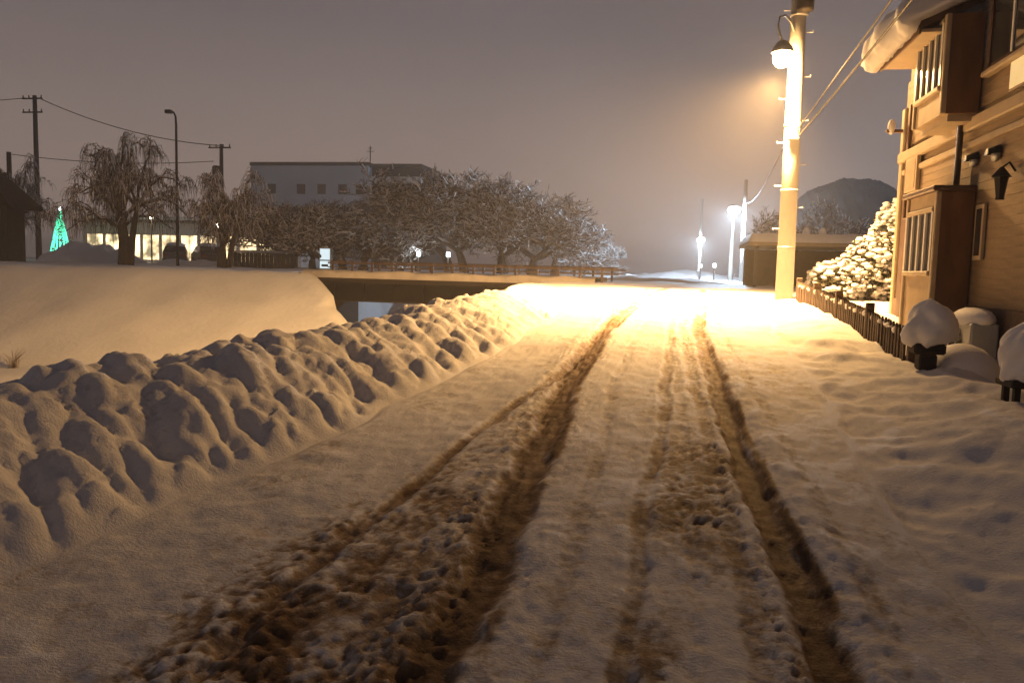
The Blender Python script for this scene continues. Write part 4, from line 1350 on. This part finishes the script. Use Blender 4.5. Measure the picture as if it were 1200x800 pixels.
def car(x, y, z, rz, paint, label):
    c = thing("parked_car", (x, y, z), label, "car", "snow-covered parked cars", rz)
    L, W = 2.0, 0.84
    side = [(-L, 0.35), (-L + 0.05, 0.85), (-1.55, 0.95), (-0.95, 1.42), (0.75, 1.44), (1.35, 0.98), (1.92, 0.85), (L, 0.4), (1.75, 0.25), (-1.75, 0.25)]
    # body section narrows towards the roof
    vs, fs = [], []
    n = len(side)
    for s in (-1, 1):
        for (a, b) in side:
            w = W if b < 1.0 else W * 0.82
            vs.append((s * w, a, b))
    fs = [tuple(range(n)), tuple(reversed(range(n, 2 * n)))] + [(i, (i + 1) % n, n + (i + 1) % n, n + i) for i in range(n)]
    body = MB().add(vs, fs).build("body", M[paint], c)
    for s in (-1, 1):
        MB().add([(s * (W + 0.005), -1.35, 0.98), (s * (W + 0.005), 1.15, 0.98), (s * (W * 0.82 + 0.015), 0.66, 1.38), (s * (W * 0.82 + 0.015), -0.88, 1.38)], [(0, 1, 2, 3)]).build("side_window", M["glass"], body)
        MB().bbox(s * 0.62 - 0.16, s * 0.62 + 0.16, -L - 0.02, -L + 0.06, 0.62, 0.80, 0.02).build("tail_lamp", M["tail"], c)
    MB().add([(-0.70, -1.53, 1.0), (0.70, -1.53, 1.0), (0.62, -1.0, 1.405), (-0.62, -1.0, 1.405)], [(0, 1, 2, 3)]).build("rear_window", M["glass"], body)
    MB().add([(-0.70, 1.345, 1.02), (0.70, 1.345, 1.02), (0.62, 0.80, 1.42), (-0.62, 0.80, 1.42)], [(3, 2, 1, 0)]).build("windscreen", M["glass"], body)
    for s in (-1, 1):
        for a in (-1.25, 1.25):
            wv = MB().lathe([(0.20, -0.1), (0.30, -0.09), (0.31, 0), (0.30, 0.09), (0.20, 0.1)], 0, 0, 16)
            wh = MB().add([(cx + s * 0.78, cy + a, cz + 0.31) for cz, cy, cx in [(p[0], p[1], p[2]) for p in wv.v]], wv.f).build("wheel", M["tyre"], c, True)
            MB().add([(s * 0.885, a + 0.19 * math.cos(q), 0.31 + 0.19 * math.sin(q)) for q in np.linspace(0, 2 * math.pi, 13)[:-1]], [tuple(range(12))]).build("rim", M["rim"], wh)
    rnd = random.Random(int(x))
    MB().blob((0, -0.1, 1.50), (0.72, 1.0, 0.22), rnd, 14, 7, 0.05).build("roof_snow", M["snow_soft"], c, True)
    MB().blob((0, 1.6, 0.92), (0.76, 0.45, 0.16), rnd, 12, 6, 0.05).build("bonnet_snow", M["snow_soft"], c, True)


car(-37.4, 55.5, 1.25, 0.55, "car_grey", "grey snow-topped parked car left of the thin street lamp")
car(-34.4, 55.0, 1.25, 0.75, "car_dark", "dark snow-topped parked car right of the thin street lamp")


def board_fence():
    f = thing("board_fence", (-25.6, 47, 1.25), "dark board fence between the smaller weeping tree and frosted trees", "fence")
    bd = MB().box(-0.13, 0.13, -0.015, 0.015, -0.2, 0.95).mesh("board", M["dark_wood"])
    for i in range(16):
        link_mesh("board", bd, f, (-2.1 + i * 0.28, 0, 0.02 * math.sin(i * 2.1)))
    for z in (0.2, 0.75):
        MB().box(-2.3, 2.3, 0.02, 0.07, z - 0.05, z + 0.05).build("rail", M["dark_wood"], f)
    MB().blob((0, 0, 1.02), (2.35, 0.12, 0.10), random.Random(4), 30, 5, 0.06).build("snow_cap", M["snow_soft"], f, True)


board_fence()


def vending():
    v = thing("vending_machine", (-20.6, 45.5, 1.25), "lit bluish-white vending machine at the far end of the bridge", "vending machine", None, 0.2)
    MB().bbox(-0.36, 0.36, 0, 0.6, -0.1, 1.35, 0.03).build("cabinet", M["vending_body"], v)
    MB().box(-0.30, 0.30, -0.012, -0.002, 0.62, 1.28).build("display", M["vending"], v)
    MB().box(-0.30, 0.30, -0.012, -0.002, 0.10, 0.54).build("lower_panel", M["vending"], v)
    MB().box(-0.2, 0.2, -0.018, -0.013, 0.2, 0.34).build("slot", M["iron"], v)
    MB().blob((0, 0.3, 1.37), (0.38, 0.32, 0.12), random.Random(4), 12, 6, 0.05).build("snow_cap", M["snow_soft"], v, True)


vending()


def path_lamp(x, y, z, label):
    p = thing("path_lamp", (x, y, z), label, "lamp", "small white lamps behind the bridge rail")
    MB().tube([(0, 0, -0.2), (0, 0, 0.95)], 0.04, 8).build("post", M["dark_steel"], p)
    MB().lathe([(0.07, 0.95), (0.12, 0.97), (0.12, 1.2), (0.07, 1.24)], 0, 0, 12).build("lantern", M["white_led"], p, True)
    MB().lathe([(0.15, 1.242), (0.04, 1.34)], 0, 0, 12).build("cap", M["dark_steel"], p, True)
    point_light("path_light", (0, -0.25, 1.05), 60, (0.85, 0.95, 1.0), 0.06, p)


path_lamp(-14.5, 45, 1.25, "small white lamp on a post behind the bridge rail, by the tallest frosted tree")
path_lamp(-12.7, 45, 1.25, "small white lamp on a post behind the bridge rail, further towards the crossing")

path_lamp(3.15, 60, 1.15, "small white lamp low beside the white street lamp's pole")
path_lamp(2.3, 64, 1.15, "small white lamp beside the pale snow heap down the road")

# ------------------------------------------------------------------ haze
hm = bpy.data.materials.new("night_haze")
hm.use_nodes = True
hn, hl = hm.node_tree.nodes, hm.node_tree.links
hn.clear()
ho = hn.new("ShaderNodeOutputMaterial")
hv = hn.new("ShaderNodeVolumePrincipled")
hv.inputs["Color"].default_value = (0.92, 0.90, 0.90, 1)
hv.inputs["Density"].default_value = HAZE
hv.inputs["Anisotropy"].default_value = 0.2
hl.new(hv.outputs[0], ho.inputs["Volume"])
hz_o = MB().box(-950, 950, -250, 1550, -4, 24).build("haze", hm)
tag(hz_o, "thin snowy night haze over the whole place", "haze", kind="stuff")
